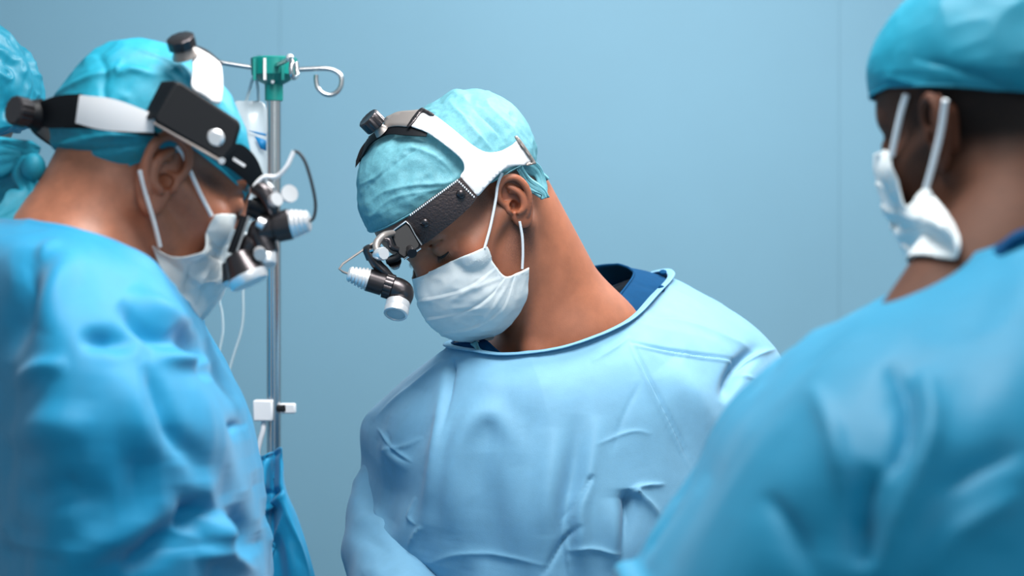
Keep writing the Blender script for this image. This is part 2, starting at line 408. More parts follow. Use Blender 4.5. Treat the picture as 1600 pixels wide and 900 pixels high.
SKIN = {}
def make_body(name, R, O, neck, shoulders, chest, hips, skin, fine=0.0022, nape=(-0.035, 0, -0.02), extra=(), hair_fn=None, parent=None, neck_r=(0.053, 0.060)):
    """one continuous body: head, neck, torso, arms and legs down to the floor"""
    O = np.asarray(O, float); R32 = R.astype(np.float32); O32 = O.astype(np.float32)
    nb = O+R@np.array(nape); gul = O+R@np.array([0.022, 0, -0.055])
    sl, sr = [np.asarray(s, float) for s in shoulders]; neck = np.asarray(neck, float); chest = np.asarray(chest, float); hips = np.asarray(hips, float)
    hl = hips+(sl-sr)*0.22; hr = hips-(sl-sr)*0.22
    fl = np.array([hl[0], hl[1], 0.06]); fr = np.array([hr[0], hr[1], 0.06])
    def fn(p):
        d = s_cap(p, nb, neck, *neck_r)
        d = smin(d, s_cap(p, gul, neck+(gul-nb)*0.55, 0.036, 0.040), 0.03)
        d = smin(d, s_cap(p, neck, sl, 0.052, 0.055), 0.05)
        d = smin(d, s_cap(p, neck, sr, 0.052, 0.055), 0.05)
        d = smin(d, s_cap(p, (sl*0.6+sr*0.4), hips, 0.10, 0.12), 0.07)
        d = smin(d, s_cap(p, (sl*0.4+sr*0.6), hips, 0.10, 0.12), 0.07)
        for (a, b, ra, rb) in extra: d = smin(d, s_cap(p, a, b, ra, rb), 0.02)
        for (a, b) in ((hl, fl), (hr, fr)):
            k = (a+b)/2; d = smin(d, s_cap(p, a, k, 0.085, 0.055), 0.03); d = smin(d, s_cap(p, k, b, 0.055, 0.04), 0.02)
        q = (p-O32)@R32; m = (np.abs(q) < 0.20).all(-1)
        if m.any():
            dh = head_sdf(q[m]); d[m] = smin(d[m], dh, 0.018)
        return d
    fb = np.array([O+R@np.array(c) for c in [(a, b, e) for a in (-0.11, 0.135) for b in (-0.085, 0.085) for e in (-0.12, 0.14)]])
    flo = fb.min(0)-0.0; fhi = fb.max(0)
    pts = np.array([sl, sr, neck, hips, fl, fr]+[e[0] for e in extra]+[e[1] for e in extra])
    lo = np.minimum(pts.min(0)-0.18, flo-0.03); hi = np.maximum(pts.max(0)+0.18, fhi+0.03); lo[2] = -0.02
    ax = [axis(lo[k], hi[k], flo[k], fhi[k], fine, 0.014) for k in range(3)]
    V = sparse_eval(ax, fn); v, f = surface_nets(ax, V)
    o = mesh_obj(name, v, f, skin, parent)
    q = (v-O)@R; hr_ = hair_fn(q) if hair_fn else np.zeros(len(v))
    at = o.data.attributes.new('hair', 'FLOAT', 'POINT'); at.data.foreach_set('value', hr_.astype(np.float32))
    a = np.abs(q[:, 1]); red = np.clip(1.15-np.linalg.norm((q-np.array([0.115, 0, -0.03]))/np.array([0.03, 0.02, 0.025]), axis=1), 0, 1)
    red = np.maximum(red, 0.5*np.clip(1.2-np.linalg.norm((np.stack([q[:, 0], a, q[:, 2]], 1)-np.array([0.07, 0.05, -0.02]))/0.03, axis=1), 0, 1))
    at = o.data.attributes.new('red', 'FLOAT', 'POINT'); at.data.foreach_set('value', red.astype(np.float32))
    o.data.update(); return o, fn

def make_ear(R, O, side, skin, parent, tilt=14, scale=1.0, flare=28, label=None, at_=(-0.006, 0.070, 0.001)):
    """auricle: a back, b up, c outward from the head"""
    ax = [np.arange(-0.030, 0.030, 0.00085), np.arange(-0.042, 0.040, 0.00085), np.arange(-0.014, 0.022, 0.00085)]
    def P(a, b, c=0.0): return (a, b, c)
    rim = [P(-0.012, 0.002, 0.004), P(-0.0145, 0.012, 0.006), P(-0.010, 0.0235, 0.0065), P(0.001, 0.0295, 0.0065), P(0.012, 0.026, 0.0065), P(0.0175, 0.015, 0.0065), P(0.0175, 0.002, 0.006), P(0.013, -0.010, 0.005), P(0.006, -0.020, 0.003)]
    rim = catmull(np.array(rim), 3); anti = catmull(np.array([P(0.001, 0.019, 0.003), P(0.008, 0.010, 0.0042), P(0.0095, 0.0, 0.0045), P(0.006, -0.009, 0.005), P(-0.001, -0.0125, 0.0055)]), 3)
    def fn(p):
        base = s_ell(p, (0.002, 0.002, -0.001), (0.0175, 0.030, 0.0045))
        base = smin(base, s_ell(p, (0.0, -0.022, 0.000), (0.0095, 0.011, 0.0038)), 0.006)
        base = smin(base, s_cap(p, (-0.006, -0.012, -0.012), (-0.004, 0.014, -0.012), 0.008, 0.008), 0.008)
        base = smin(base, s_cap(p, (0.0, -0.008, -0.010), (0.004, 0.014, -0.008), 0.008, 0.008), 0.010)
        base = smax(base, -s_ell(p, (0.0035, 0.006, 0.010), (0.0155, 0.022, 0.0105)), 0.004)
        d = base
        for i in range(len(rim)-1):
            t = i/(len(rim)-2); r = 0.0026+0.0008*math.sin(t*3.1); d = smin(d, s_cap(p, rim[i], rim[i+1], r, r), 0.0022)
        for i in range(len(anti)-1): d = smin(d, s_cap(p, anti[i], anti[i+1], 0.0028, 0.0028), 0.0035)
        d = smin(d, s_cap(p, (0.009, 0.010, 0.003), (0.000, 0.013, 0.002), 0.0022, 0.002), 0.003)
        d = smin(d, s_ell(p, (-0.0105, -0.004, 0.004), (0.0042, 0.0062, 0.0042)), 0.004)
        d = smin(d, s_cap(p, (-0.012, 0.003, 0.004), (-0.002, 0.001, 0.001), 0.0026, 0.002), 0.003)
        d = smax(d, -s_ell(p, (-0.0025, -0.004, 0.002), (0.0055, 0.0060, 0.009)), 0.003)
        return d
    G = np.stack(np.meshgrid(*ax, indexing='ij'), -1).astype(np.float32); V = fn(G.reshape(-1, 3)).reshape(G.shape[:3])
    v, f = surface_nets(ax, V)
    t = math.radians(tilt); fl = math.radians(flare)
    a, b, c = v[:, 0]*scale, v[:, 1]*scale, v[:, 2]*scale
    a, b = a*math.cos(t)+b*math.sin(t), -a*math.sin(t)+b*math.cos(t)
    a, c = (a+0.012)*math.cos(fl)-c*math.sin(fl)-0.012, (a+0.012)*math.sin(fl)+c*math.cos(fl)
    q = np.stack([at_[0]-a, side*(at_[1]+c), at_[2]+b], 1)
    if side > 0: f = f[:, ::-1]
    o = mesh_obj('ear', O+q@R.T, f, skin, parent)
    for n_ in ('hair', 'red'):
        at = o.data.attributes.new(n_, 'FLOAT', 'POINT'); at.data.foreach_set('value', (np.zeros(len(v)) if n_ == 'hair' else np.full(len(v), 0.22)).astype(np.float32))
    if label: o['label'] = label
    return o

# ------------------------------------------------------------------ materials
M = {}
M['wall'] = mat('wall_paint', srgb(112, 154, 174), 0.6, var=0.05, vscale=1.2)
M['floor'] = mat('floor_vinyl', srgb(120, 140, 150), 0.4, var=0.05, vscale=4)
M['ceiling'] = mat('ceiling_paint', srgb(225, 230, 232), 0.8)
M['skin_c'] = mat('skin_brown', srgb(164, 102, 75), 0.45, sss=0.12, var=0.12, vscale=45, bump=0.25, bscale=700, bdist=0.0006, hair=srgb(38, 24, 20))
M['skin_l'] = mat('skin_tan', srgb(168, 108, 82), 0.45, sss=0.12, var=0.16, vscale=60, bump=0.25, bscale=600, bdist=0.0006, hair=srgb(36, 24, 20))
M['skin_r'] = mat('skin_dark', srgb(82, 51, 37), 0.7, spec=0.25, sss=0.08, var=0.12, vscale=45, bump=0.2, bscale=600, hair=srgb(18, 14, 14))
M['hair'] = mat('black_hair', srgb(22, 16, 14), 0.5)
M['gown_c'] = mat('nonwoven_blue', srgb(116, 170, 201), 0.62, spec=0.35, var=0.045, vscale=60, bump=0.35, bscale=900, bdist=0.0005, sheen=0.15, transl=0.12)
M['gown_l'] = mat('nonwoven_cyan', srgb(2, 143, 190), 0.60, spec=0.4, var=0.05, vscale=50, bump=0.3, bscale=800, bdist=0.0005, sheen=0.15, transl=0.10)
M['gown_r'] = mat('nonwoven_deep_cyan', srgb(0, 134, 174), 0.60, spec=0.4, var=0.04, vscale=40, sheen=0.1, transl=0.08)
M['cap_c'] = mat('cap_aqua', srgb(108, 174, 188), 0.6, var=0.13, vscale=220, bump=0.5, bscale=700, bdist=0.0006, transl=0.25)
M['cap_l'] = mat('cap_cyan', srgb(28, 156, 184), 0.55, var=0.08, vscale=160, bump=0.4, bscale=600, bdist=0.0006, transl=0.22)
M['cap_r'] = mat('cap_teal', srgb(0, 132, 160), 0.6, var=0.05, vscale=60, transl=0.12)
M['bouffant'] = mat('bouffant_shaded_teal', srgb(0, 124, 150), 0.5, var=0.08, vscale=120, transl=0.15)  # base darkened, puts the shade on this cap into its colour
M['mask'] = mat('mask_white', srgb(238, 244, 245), 0.7, var=0.03, vscale=90, bump=0.3, bscale=900, bdist=0.0004, transl=0.2)
M['mask_edge'] = mat('mask_edge_white', srgb(228, 236, 240), 0.6, bump=0.2, bscale=800, bdist=0.0003)
M['elastic'] = mat('elastic_white', srgb(225, 232, 238), 0.6)
M['navy'] = mat('scrub_navy', srgb(0, 60, 100), 0.85, spec=0.1, var=0.08, vscale=120, bump=0.4, bscale=1200, bdist=0.0004)
M['white_plastic'] = mat('white_plastic', srgb(228, 228, 230), 0.35)
M['black_plastic'] = mat('black_plastic', srgb(12, 15, 20), 0.55, spec=0.22)
M['leather'] = mat('grained_leather', srgb(60, 50, 50), 0.42, bump=1.0, bscale=420, bdist=0.0012, var=0.12, vscale=300)
M['black_metal'] = mat('black_metal', srgb(74, 70, 72), 0.30, metal=0.85)
M['grey_metal'] = mat('grey_metal', srgb(150, 142, 138), 0.4, metal=0.45)
M['steel'] = mat('brushed_steel', srgb(205, 205, 205), 0.25, metal=1.0)
M['silver'] = mat('silver_aluminium', srgb(232, 232, 234), 0.34, metal=0.6)
M['chrome'] = mat('chrome', srgb(230, 230, 232), 0.12, metal=1.0)
M['glass'] = mat('lens_glass', (0.9, 0.95, 1, 1), 0.03, trans=1.0)
M['green'] = mat('green_plastic', srgb(0, 128, 120), 0.4)
M['tube'] = mat('clear_tube', srgb(205, 225, 232), 0.2, trans=0.4)
M['bag'] = mat('clear_bag', srgb(215, 228, 235), 0.25, trans=0.35)
M['print'] = mat('blue_print', srgb(20, 130, 190), 0.5)
M['cable'] = mat('black_cable', srgb(30, 32, 38), 0.4)
M['lens_black'] = mat('lens_black', srgb(14, 14, 18), 0.1)

# ------------------------------------------------------------------ room
def slab(name, lo, hi, m, parent=None, kind='structure'):
    lo = np.array(lo, float); hi = np.array(hi, float); c = (lo+hi)/2; h = (hi-lo)/2
    o = MB().box(c, (h[0], 0, 0), (0, h[1], 0), (0, 0, h[2])).build(name, m, parent, smooth=False)
    if kind and parent is None: o['kind'] = kind
    return o
WALLY = 4.45
slab('floor', (-3.2, -1.0, -0.1), (3.2, WALLY, 0.0), M['floor'])
slab('ceiling', (-3.2, 0.3, 2.95), (3.2, WALLY, 3.05), M['ceiling'])
wb = slab('wall_back', (-3.2, WALLY+0.006, 0.0), (3.2, WALLY+0.12, 2.95), M['wall'])
for a, b in ((-3.2, -1.4), (-1.3995, -0.427), (-0.4265, 0.602), (0.6025, 1.8), (1.8005, 3.2)):
    p = slab('wall_panel', (a, WALLY, 0.1), (b, WALLY+0.0061, 2.9), M['wall'], wb)
slab('baseboard_back', (-3.2, WALLY-0.012, 0.0), (3.2, WALLY, 0.1), M['ceiling'])

# ------------------------------------------------------------------ poses
POSE = {
 'c': dict(R=head_rot(34, 43, -6, -1), ear=(806, 308, 2.70), side=1, eo=0.004),
 'l': dict(R=head_rot(-25, 26, 3, 1), ear=(258, 262, 2.26), side=-1, eo=0.007),
 'r': dict(R=head_rot(-51, 14, 0, -1), ear=(1468, 200, 1.95), side=1, eo=0.004),
 'b': dict(R=head_rot(-66, 10, 0, 1), ear=(-22, 228, 2.95), side=-1, eo=0.0),
}
for k, q in POSE.items():
    q['O'] = W(*q['ear'])-q['R']@np.array([-0.008, 0.078*q['side'], q['eo']])
def loc(k, f, l, u): return POSE[k]['O']+POSE[k]['R']@np.array([f, l, u], float)
def g(q, c, s): return np.exp(-(((q-np.array(c))/np.array(s))**2).sum(-1))

# ------------------------------------------------------------------ clothing builders
from mathutils.bvhtree import BVHTree
CAPBVH = {}
def az_el(k, px, py):
    c, r = CAPE[k]; q = POSE[k]; l = (q['R'].T@(sphere_hit(k, px, py, c, r, .01)-q['O'])-np.array(c))/(np.array(r)+.01)
    return math.degrees(math.atan2(l[1], l[0])), math.degrees(math.asin(max(-1, min(1, l[2]/np.linalg.norm(l)))))
def sphere_hit(k, px, py, c, r, off=0.0):
    p = sphere_hit0(k, px, py, c, r, off); cam0 = np.array([0, 0, CAMZ])
    if k in CAPBVH:
        d = p-cam0; L = np.linalg.norm(d); h = CAPBVH[k].ray_cast(Vector(cam0), Vector(d/L))
        if h[0] is not None and h[3] < L+0.001+off*0.1: p = cam0+d/L*(h[3]-0.001-off*0.1)
    return p
def sphere_hit0(k, px, py, c, r, off=0.0):
    """point where the sight line meets the offset ellipsoid of head k (closest approach where it misses)"""
    q = POSE[k]; R, O = q['R'], q['O']; c = np.array(c, float); r = np.array(r, float)+off
    o = (R.T@(np.array([0, 0, CAMZ])-O)-c)/r; d = (R.T@(W(px, py, 1.0)-np.array([0, 0, CAMZ])))/r
    A = d@d; B = o@d; Cc = o@o-1; D = B*B-A*Cc
    if D > 0: t = (-B-math.sqrt(D))/A; p = o+t*d
    else: t = -B/A; p = o+t*d; p = p/np.linalg.norm(p)**0.0
    return O+R@(p*r+c)
CAPE = dict(c=((-0.006, 0, 0.055), (0.112, 0.088, 0.094)), l=((-0.010, 0, 0.058), (0.114, 0.088, 0.094)), r=((-0.010, 0, 0.058), (0.112, 0.088, 0.094)), b=((-0.010, 0, 0.058), (0.112, 0.088, 0.094)))

def strip(name, k, A, B, off, thick, m, parent, nu=40, nv=10, depth=None):
    """curved band between two pixel edge lines lying on the cap form of head k, with real thickness"""
    c, r = CAPE[k]
    A = resample(catmull(np.array(A, float), 8) if len(A) > 2 else np.array(A, float), nu); B = resample(catmull(np.array(B, float), 8) if len(B) > 2 else np.array(B, float), nu)
    G = np.zeros((nu, nv, 3))
    for i in range(nu):
        for j in range(nv):
            s = j/(nv-1); p = A[i]*(1-s)+B[i]*s; G[i, j] = sphere_hit(k, p[0], p[1], c, r, off)
    return plate(name, G, thick, m, parent, POSE[k]['O']+POSE[k]['R']@np.array(c))
def plate(name, G, thick, m, parent, centre, seam=False):
    N = grid_normals(G, False); 
    if ((G-centre)*N).sum() < 0: N = -N
    nu, nv = G.shape[:2]; V = np.concatenate([G.reshape(-1, 3), (G+N*thick).reshape(-1, 3)]); n = nu*nv
    f = grid_faces(nu, nv, False); F = [tuple(q) for q in f[:, ::-1]]+[tuple(q+n) for q in f]
    idx = np.arange(n).reshape(nu, nv); rim = list(idx[0, :])+list(idx[1:, -1])+list(idx[-1, :-1][::-1])+list(idx[1:-1, 0][::-1])
    F += [(rim[i], rim[(i+1) % len(rim)], rim[(i+1) % len(rim)]+n, rim[i]+n) for i in range(len(rim))]
    o = mesh_obj(name, V, F, m, parent)
    bm = bmesh.new(); bm.from_mesh(o.data); bmesh.ops.recalc_face_normals(bm, faces=bm.faces)
    for e in bm.edges:
        if len(e.link_faces) == 2 and e.calc_face_angle(0) > 0.8: e.smooth = False
    bm.to_mesh(o.data); bm.free(); return o
def ring_strip(name, k, az0, az1, el0, el1, width, off, thick, m, parent, n=60):
    """band round the hidden side of the head; azimuth and elevation in degrees in the head frame"""
    c, r = CAPE[k]; c = np.array(c); r = np.array(r)+off; q = POSE[k]; G = np.zeros((n, 5, 3))
    for i in range(n):
        t = i/(n-1); a = math.radians(az0+(az1-az0)*t); e = math.radians(el0+(el1-el0)*t)
        for j in range(5):
            ee = e+(j-2)/2*width/2/r[2]; G[i, j] = q['O']+q['R']@(c+r*np.array([math.cos(ee)*math.cos(a), math.cos(ee)*math.sin(a), math.sin(ee)]))
    return plate(name, G, thick, m, parent, q['O']+q['R']@c)

def make_cap(k, m, parent, rim, puff, folds, name='surgical_cap', wr=0.0018, wscale=45, seed=1, nu=300, nv=120, thick=0.0008, hem=0.0014, sc=1.0, base=0.004):
    q = POSE[k]; c = np.array([-0.006, 0, 0.045]); az = np.linspace(0, 2*math.pi, nu, endpoint=False)
    rimv = np.radians(np.array([rim(math.degrees(a) if a <= math.pi else math.degrees(a)-360) for a in az]))
    t = np.linspace(0.0, 1, nv)[:, None]; el = math.pi/2*0.9995+(rimv[None, :]-math.pi/2*0.9995)*t; A = np.broadcast_to(az[None, :], el.shape)
    D = np.stack([np.cos(el)*np.cos(A), np.cos(el)*np.sin(A), np.sin(el)], -1); T = np.full(el.shape, 0.05)
    for _ in range(14):
        d = skull((c+D*T[..., None]).astype(np.float32).reshape(-1, 3)).reshape(el.shape); T = T-d.astype(float)
    Ad = np.degrees(np.where(A > math.pi, A-2*math.pi, A)); Ed = np.degrees(el)
    off = np.vectorize(puff)(Ad, Ed); edge = np.clip((1-t)/0.10, 0, 1)**0.6
    T = T*sc+base+off*(0.25+0.75*edge)
    Wp = c+D*T[..., None]
    w1 = ridged(Wp*np.array([1, 1, 1.0]), wscale, seed)*0.6+ridged(Wp, wscale*2.1, seed+3)*0.3+vnoise(Wp, wscale*0.5, seed+5)*0.8
    T = T+wr*w1*(0.35+0.65*edge)
    G = q['O']+(c+D*T[..., None])@q['R'].T
    N = G-(q['O']+q['R']@c); N /= np.linalg.norm(N, axis=-1, keepdims=True)
    G = crease(G, N, folds)
    o = mesh_obj(name, G.reshape(-1, 3), grid_faces(*G.shape[:2])[:, ::-1], m, parent); solidify(o, thick, 1.0)
    s3 = G[::3, ::3]; CAPBVH[k] = BVHTree.FromPolygons([Vector(v) for v in s3.reshape(-1, 3).tolist()], grid_faces(*s3.shape[:2]).tolist())
    h = MB().tube(list(G[-1, ::3])+[G[-1, 0]], hem, 6, smooth=False); h.build('hem', m, o)
    return o, G

def fabric(name, rows, nu, nv, folds, m, parent, closed=True, thick=0.0012, wr=0.0, wscale=9, seed=2, slack=None, slack_kw={}, stretch=(1, 1, 0.45), centre=None, fine=0.0):
    G = net(rows, nu, nv, closed); N = grid_normals(G, closed)
    c = G.mean((0, 1)) if centre is None else np.asarray(centre)
    if ((G-c)*N).sum() < 0: N = -N
    if wr:
        s = np.array(stretch); G = G+N*(wr*(ridged(G*s, wscale, seed)*0.7+vnoise(G*s, wscale*0.5, seed+1)*0.9+ridged(G*s, wscale*2.3, seed+2)*0.22))[..., None]
    if fine: G = G+N*(fine*ridged(G, wscale*5, seed+4)*np.clip(vnoise(G, wscale, seed+6)+0.2, 0, 1))[..., None]
    G = crease(G, N, folds)
    if slack is not None:
        v = np.linspace(0, 1, G.shape[0])[:, None]; G = relax(G, slack[0](v), slack[1](v), closed=closed, seed=seed, **slack_kw)
    f = grid_faces(*G.shape[:2], closed)
    o = mesh_obj(name, G.reshape(-1, 3), f, m, parent)
    n0 = o.data.polygons[0].normal
    me = o.data; pn = np.zeros(len(me.polygons)*3); me.polygons.foreach_get('normal', pn); pn = pn.reshape(-1, 3); pc = np.zeros(len(me.polygons)*3); me.polygons.foreach_get('center', pc); pc = pc.reshape(-1, 3)
    if ((pc-c)*pn).sum() < 0: me.flip_normals()
    if thick: solidify(o, thick, -1.0)
    return o, G

def make_mask(k, pins, m, parent, push, folds=(), dots=True, shift=(0, 0, 0)):
    """pleated mask: local half grid mirrored, visible half pinned to sight lines at its own depth; pins[row][col] or None; col 0 = side edge, 3 = centre"""
    H = [[(.050, .062, .002), (.084, .042, .002), (.108, .021, -.002), (.122, .0, -.004)],
         [(.050, .064, -.018), (.094, .046, -.024), (.122, .024, -.030), (.132, .0, -.034)],
         [(.046, .065, -.040), (.092, .047, -.052), (.120, .024, -.062), (.129, .0, -.066)],
         [(.036, .066, -.058), (.082, .046, -.080), (.108, .024, -.096), (.118, .0, -.100)],
         [(.024, .068, -.070), (.058, .046, -.104), (.078, .024, -.122), (.086, .0, -.127)]]
    q = POSE[k]; R, O, s = q['R'], q['O'], q['side']; rows = []
    for r in range(5):
        near = []; far = []
        for c in range(4):
            l = np.array(H[r][c]); p = O+R@(l*np.array([1, s, 1]))
            if pins[r] and pins[r][c]: p = W(pins[r][c][0], pins[r][c][1], pins[r][c][2] if len(pins[r][c]) > 2 else p[1])
            near.append(p)
            if c < 3: far.append(O+R@(l*np.array([1, -s, 1])))
        rows.append(near+far[::-1])
    G = net(rows, 16, 18, False)
    for _ in range(4):                                     # keep it off the skin
        d = push(G.reshape(-1, 3).astype(np.float32)).reshape(G.shape[:2]).astype(float); e = 1e-3
        gr = np.stack([push((G+np.eye(3)[i]*e).reshape(-1, 3).astype(np.float32)).reshape(G.shape[:2])-d for i in range(3)], -1)/e
        gr = gr/(np.linalg.norm(gr, axis=-1, keepdims=True)+1e-9); G = G+gr*np.clip(0.003-d, 0, 0.012)[..., None]
        if _ < 3:
            for it in range(3): G[1:-1, 1:-1] = G[1:-1, 1:-1]*.4+.15*(G[:-2, 1:-1]+G[2:, 1:-1]+G[1:-1, :-2]+G[1:-1, 2:])
    N = grid_normals(G, False)
    if ((G-O)*N).sum() < 0: N = -N
    v = np.linspace(0, 1, G.shape[0])[:, None]; u = np.linspace(0, 1, G.shape[1])[None, :]
    pl = sum(0.0016*np.exp(-np.clip(v-a, 0, 1)/0.05)*(v > a) for a in (0.30, 0.50, 0.70))*np.clip(np.sin(u*math.pi), 0, 1)**0.3
    G = G+N*(pl+0.0012*vnoise(G, 45, 3)+0.0006*ridged(G, 90, 5))[..., None]
    G = crease(G, N, folds)
    o = mesh_obj('face_mask', G.reshape(-1, 3), grid_faces(*G.shape[:2], False), m, parent)
    pn = np.zeros(len(o.data.polygons)*3); o.data.polygons.foreach_get('normal', pn)
    if (pn.reshape(-1, 3)*N[:-1, :-1].reshape(-1, 3)).sum() < 0: o.data.flip_normals()
    solidify(o, 0.0012, 1.0)
    # bound edges and stitch rows
    def band(name, i0, i1, j0, j1):
        P = G[i0:i1, j0:j1]+N[i0:i1, j0:j1]*0.0007; return plate(name, P, 0.0005, M['mask_edge'], o, O)
    C = G.shape[1]; Rr = G.shape[0]
    band('top_binding', 0, 5, 0, C); band('bottom_binding', Rr-4, Rr, 0, C); band('side_binding', 4, Rr-3, 0, 4); band('side_binding', 4, Rr-3, C-4, C)
    if dots:
        mb = MB()
        for line in (G[5]+N[5]*.0012, G[9]+N[9]*.0012):
            for p in resample(line, 74): mb.ball(p, 0.00035, 3)
        for j in (5, 7, 9):
            for p in resample(G[4:Rr-4, j]+N[4:Rr-4, j]*.0012, 20): mb.ball(p, 0.00035, 3)
        st = mb.build('stitching', M['mask'], o); st['kind'] = 'stuff'
    return o, G
def loop_cord(name, pts, parent, r=0.0016, m=None):
    return MB().tube(pts, r, 8).build(name, m or M['elastic'], parent)

def ear_cord(k, fn, pts, d0, d1, parent, r=0.0016):
    """elastic from the mask corner (depth d0) round the ear (depth d1), kept just off the skin"""
    n = len(pts); P = []
    for i, (x, y) in enumerate(pts):
        d = d0+(d1-d0)*i/(n-1)
        for _ in range(60):
            if fn(W(x, y, d)[None].astype(np.float32))[0] > r*1.1: break
            d -= 0.0012
        P.append(W(x, y, d))
    return loop_cord('ear_loop', P, parent, r)
def ear_depth(k, f, u): return loc(k, f, 0.081*POSE[k]['side'], u)[1]-0.002

def stub(a, s):
    return np.stack([a[:, 0], np.abs(a[:, 1]), a[:, 2]], 1)

# ------------------------------------------------------------------ centre surgeon
pc = thing('person', (0.04, 2.98, 0), 'surgeon in the middle in a pale blue gown, bowed head turned left, face mask', 'person')
FORE['k'] = 0.018
def hair_c(q):
    a = stub(q, 1)
    t = 0.75*g(a, (0.018, 0.068, 0.032), (0.024, 0.02, 0.022))+0.62*g(a, (0.022, 0.064, -0.048), (0.022, 0.03, 0.026))+0.55*g(a, (0.004, 0.064, -0.03), (0.012, 0.02, 0.03))
    nap = 0.85*np.clip((-0.018-q[:, 0])/0.02, 0, 1)*np.clip((q[:, 2]+0.035)/0.025, 0, 1)
    brow = 0.7*g(a, (0.094, 0.030, 0.034), (0.016, 0.020, 0.0038))
    return np.clip(np.maximum(np.maximum(t, nap), brow), 0, 0.95)
body_c, fn_c = make_body('body', POSE['c']['R'], POSE['c']['O'], W(905, 540, 2.84), (W(1110, 600, 2.96), W(660, 700, 2.90)), None, (0.04, 2.98, .92), M['skin_c'], hair_fn=hair_c, parent=pc,
    extra=[(loc('c', .004, .034, -.085), W(838, 556, 2.775), .003, .010), (W(838, 556, 2.775), W(1010, 520, 2.86), .010, .012)])
make_ear(POSE['c']['R'], POSE['c']['O'], 1, M['skin_c'], body_c); make_ear(POSE['c']['R'], POSE['c']['O'], -1, M['skin_c'], body_c)
def lashes(k, s, body, lower=-8):
    P = []; c = np.array([.0735, .0325*s, .0145])
    for a in np.linspace(-48, 52, 9):
        ar = math.radians(a); e = math.radians(lower-16*math.cos(ar)); d = np.array([math.cos(ar)*math.cos(e), s*math.sin(ar)*math.cos(e), math.sin(e)]); P.append(loc(k, *(c+d*0.0174)))
    mb = MB().tube(P, [0.0006, 0.0014, 0.0016, 0.0008], 6)
    for i, a in enumerate(np.linspace(-35, 50, 15)):
        ar = math.radians(a); e = math.radians(lower-16*math.cos(ar)); d = np.array([math.cos(ar)*math.cos(e), s*math.sin(ar)*math.cos(e), math.sin(e)])
        p0 = c+d*0.0170; mb.tube([loc(k, *p0), loc(k, *(p0+d*0.0035+np.array([0, s*.001, -.002]))), loc(k, *(p0+d*0.006+np.array([0, s*.002, -.0025])))], [0.00030, 0.0001], 4)
    return mb.build('eyelashes', M['hair'], body)
for s in (1, -1): lashes('c', s, body_c)

def rim_c(a):
    return float(np.interp(abs(a), [0, 28, 55, 84, 120, 150, 180], [14, 14, 9, -6, -17, -30, -36]))
def puff_c(a, e):
    return 0.005-0.010*math.exp(-((e-78)/30)**2)+0.021*math.exp(-(a/75)**2)*math.exp(-((e-58)/27)**2)+0.003*math.exp(-((abs(a)-150)/45)**2)*math.exp(-((e-40)/40)**2)
FC = [([(570, 350), (610, 312), (660, 300), (720, 292)], 5, .0016, 'ridge'), ([(570, 300), (600, 270), (640, 240), (690, 214)], 5, -.002, 'ridge'),
      ([(575, 320), (600, 300), (640, 290), (700, 285), (725, 272)], 6, .003, 'ridge'), ([(620, 235), (650, 232), (690, 250), (715, 280)], 7, .003, 'ridge'),
      ([(560, 290), (590, 275), (605, 255)], 5, .002, 'ridge'), ([(700, 160), (720, 180), (740, 205), (770, 235)], 7, .0035, 'ridge'),
      ([(740, 170), (770, 195), (790, 225)], 6, -.003, 'ridge'), ([(690, 165), (712, 150), (735, 160)], 9, .006, 'soft'), ([(640, 180), (680, 172), (710, 158)], 5, .0035, 'ridge')]
cap_c, GC = make_cap('c', M['cap_c'], pc, rim_c, puff_c, FC, wr=0.0022, wscale=42)
# twisted tie at the back of the cap
mb = MB()
K0 = W(838, 262, 2.74)
def tail(pts, w, seed):
    P = catmull(np.array(pts), 6); G = np.zeros((len(P), 7, 3)); t = np.gradient(P, axis=0)
    for i in range(len(P)):
        side = np.cross(t[i], [0.1, -1, 0.15]); side /= np.linalg.norm(side)+1e-9
        for j in range(7): G[i, j] = P[i]+side*(j-3)/3*w*(0.8+0.2*math.sin(i*.5+seed))+np.array([0, -1, 0])*0.0025*math.sin(j*2.6+i*.25+seed)
    return G
for i, pts in enumerate([[W(815, 255, 2.70), W(838, 268, 2.72), W(846, 290, 2.72), W(838, 306, 2.71)], [W(822, 250, 2.72), W(843, 272, 2.75), W(850, 285, 2.76)], [W(812, 262, 2.69), W(826, 285, 2.70), W(848, 300, 2.70), W(852, 310, 2.70)]]):
    G = tail(pts, 0.009-0.0015*i, i*2.); o = mesh_obj('cap_tie', G.reshape(-1, 3), grid_faces(*G.shape[:2], False), M['cap_c'], cap_c); solidify(o, 0.0008, 0)

mask_c, GM = make_mask('c', [[(755, 385), (716, 403), (682, 420), (664, 428)], [(772, 412), (732, 440), (690, 455), (655, 462)], [(790, 432), (752, 475), (705, 490), (666, 497)],
                             [(809, 426), (790, 485), (742, 515), (695, 522)], [(826, 418), (820, 470), (788, 515), (738, 534)]], M['mask'], pc, fn_c,
                        folds=[([(700, 470), (740, 450), (790, 432)], 3, .0012, 'ridge'), ([(690, 500), (740, 480), (780, 450)], 4, -.0015, 'ridge'), ([(740, 520), (770, 480), (795, 440)], 5, .0018, 'ridge')])
ear_cord('c', fn_c, [(757, 388), (766, 355), (774, 315), (778, 288), (785, 270)], GM[0, 0, 1]-.002, ear_depth('c', .008, .028), mask_c)
ear_cord('c', fn_c, [(816, 420), (817, 395), (816, 370), (812, 346)], GM[-1, 0, 1]-.002, ear_depth('c', -.004, -.026), mask_c)

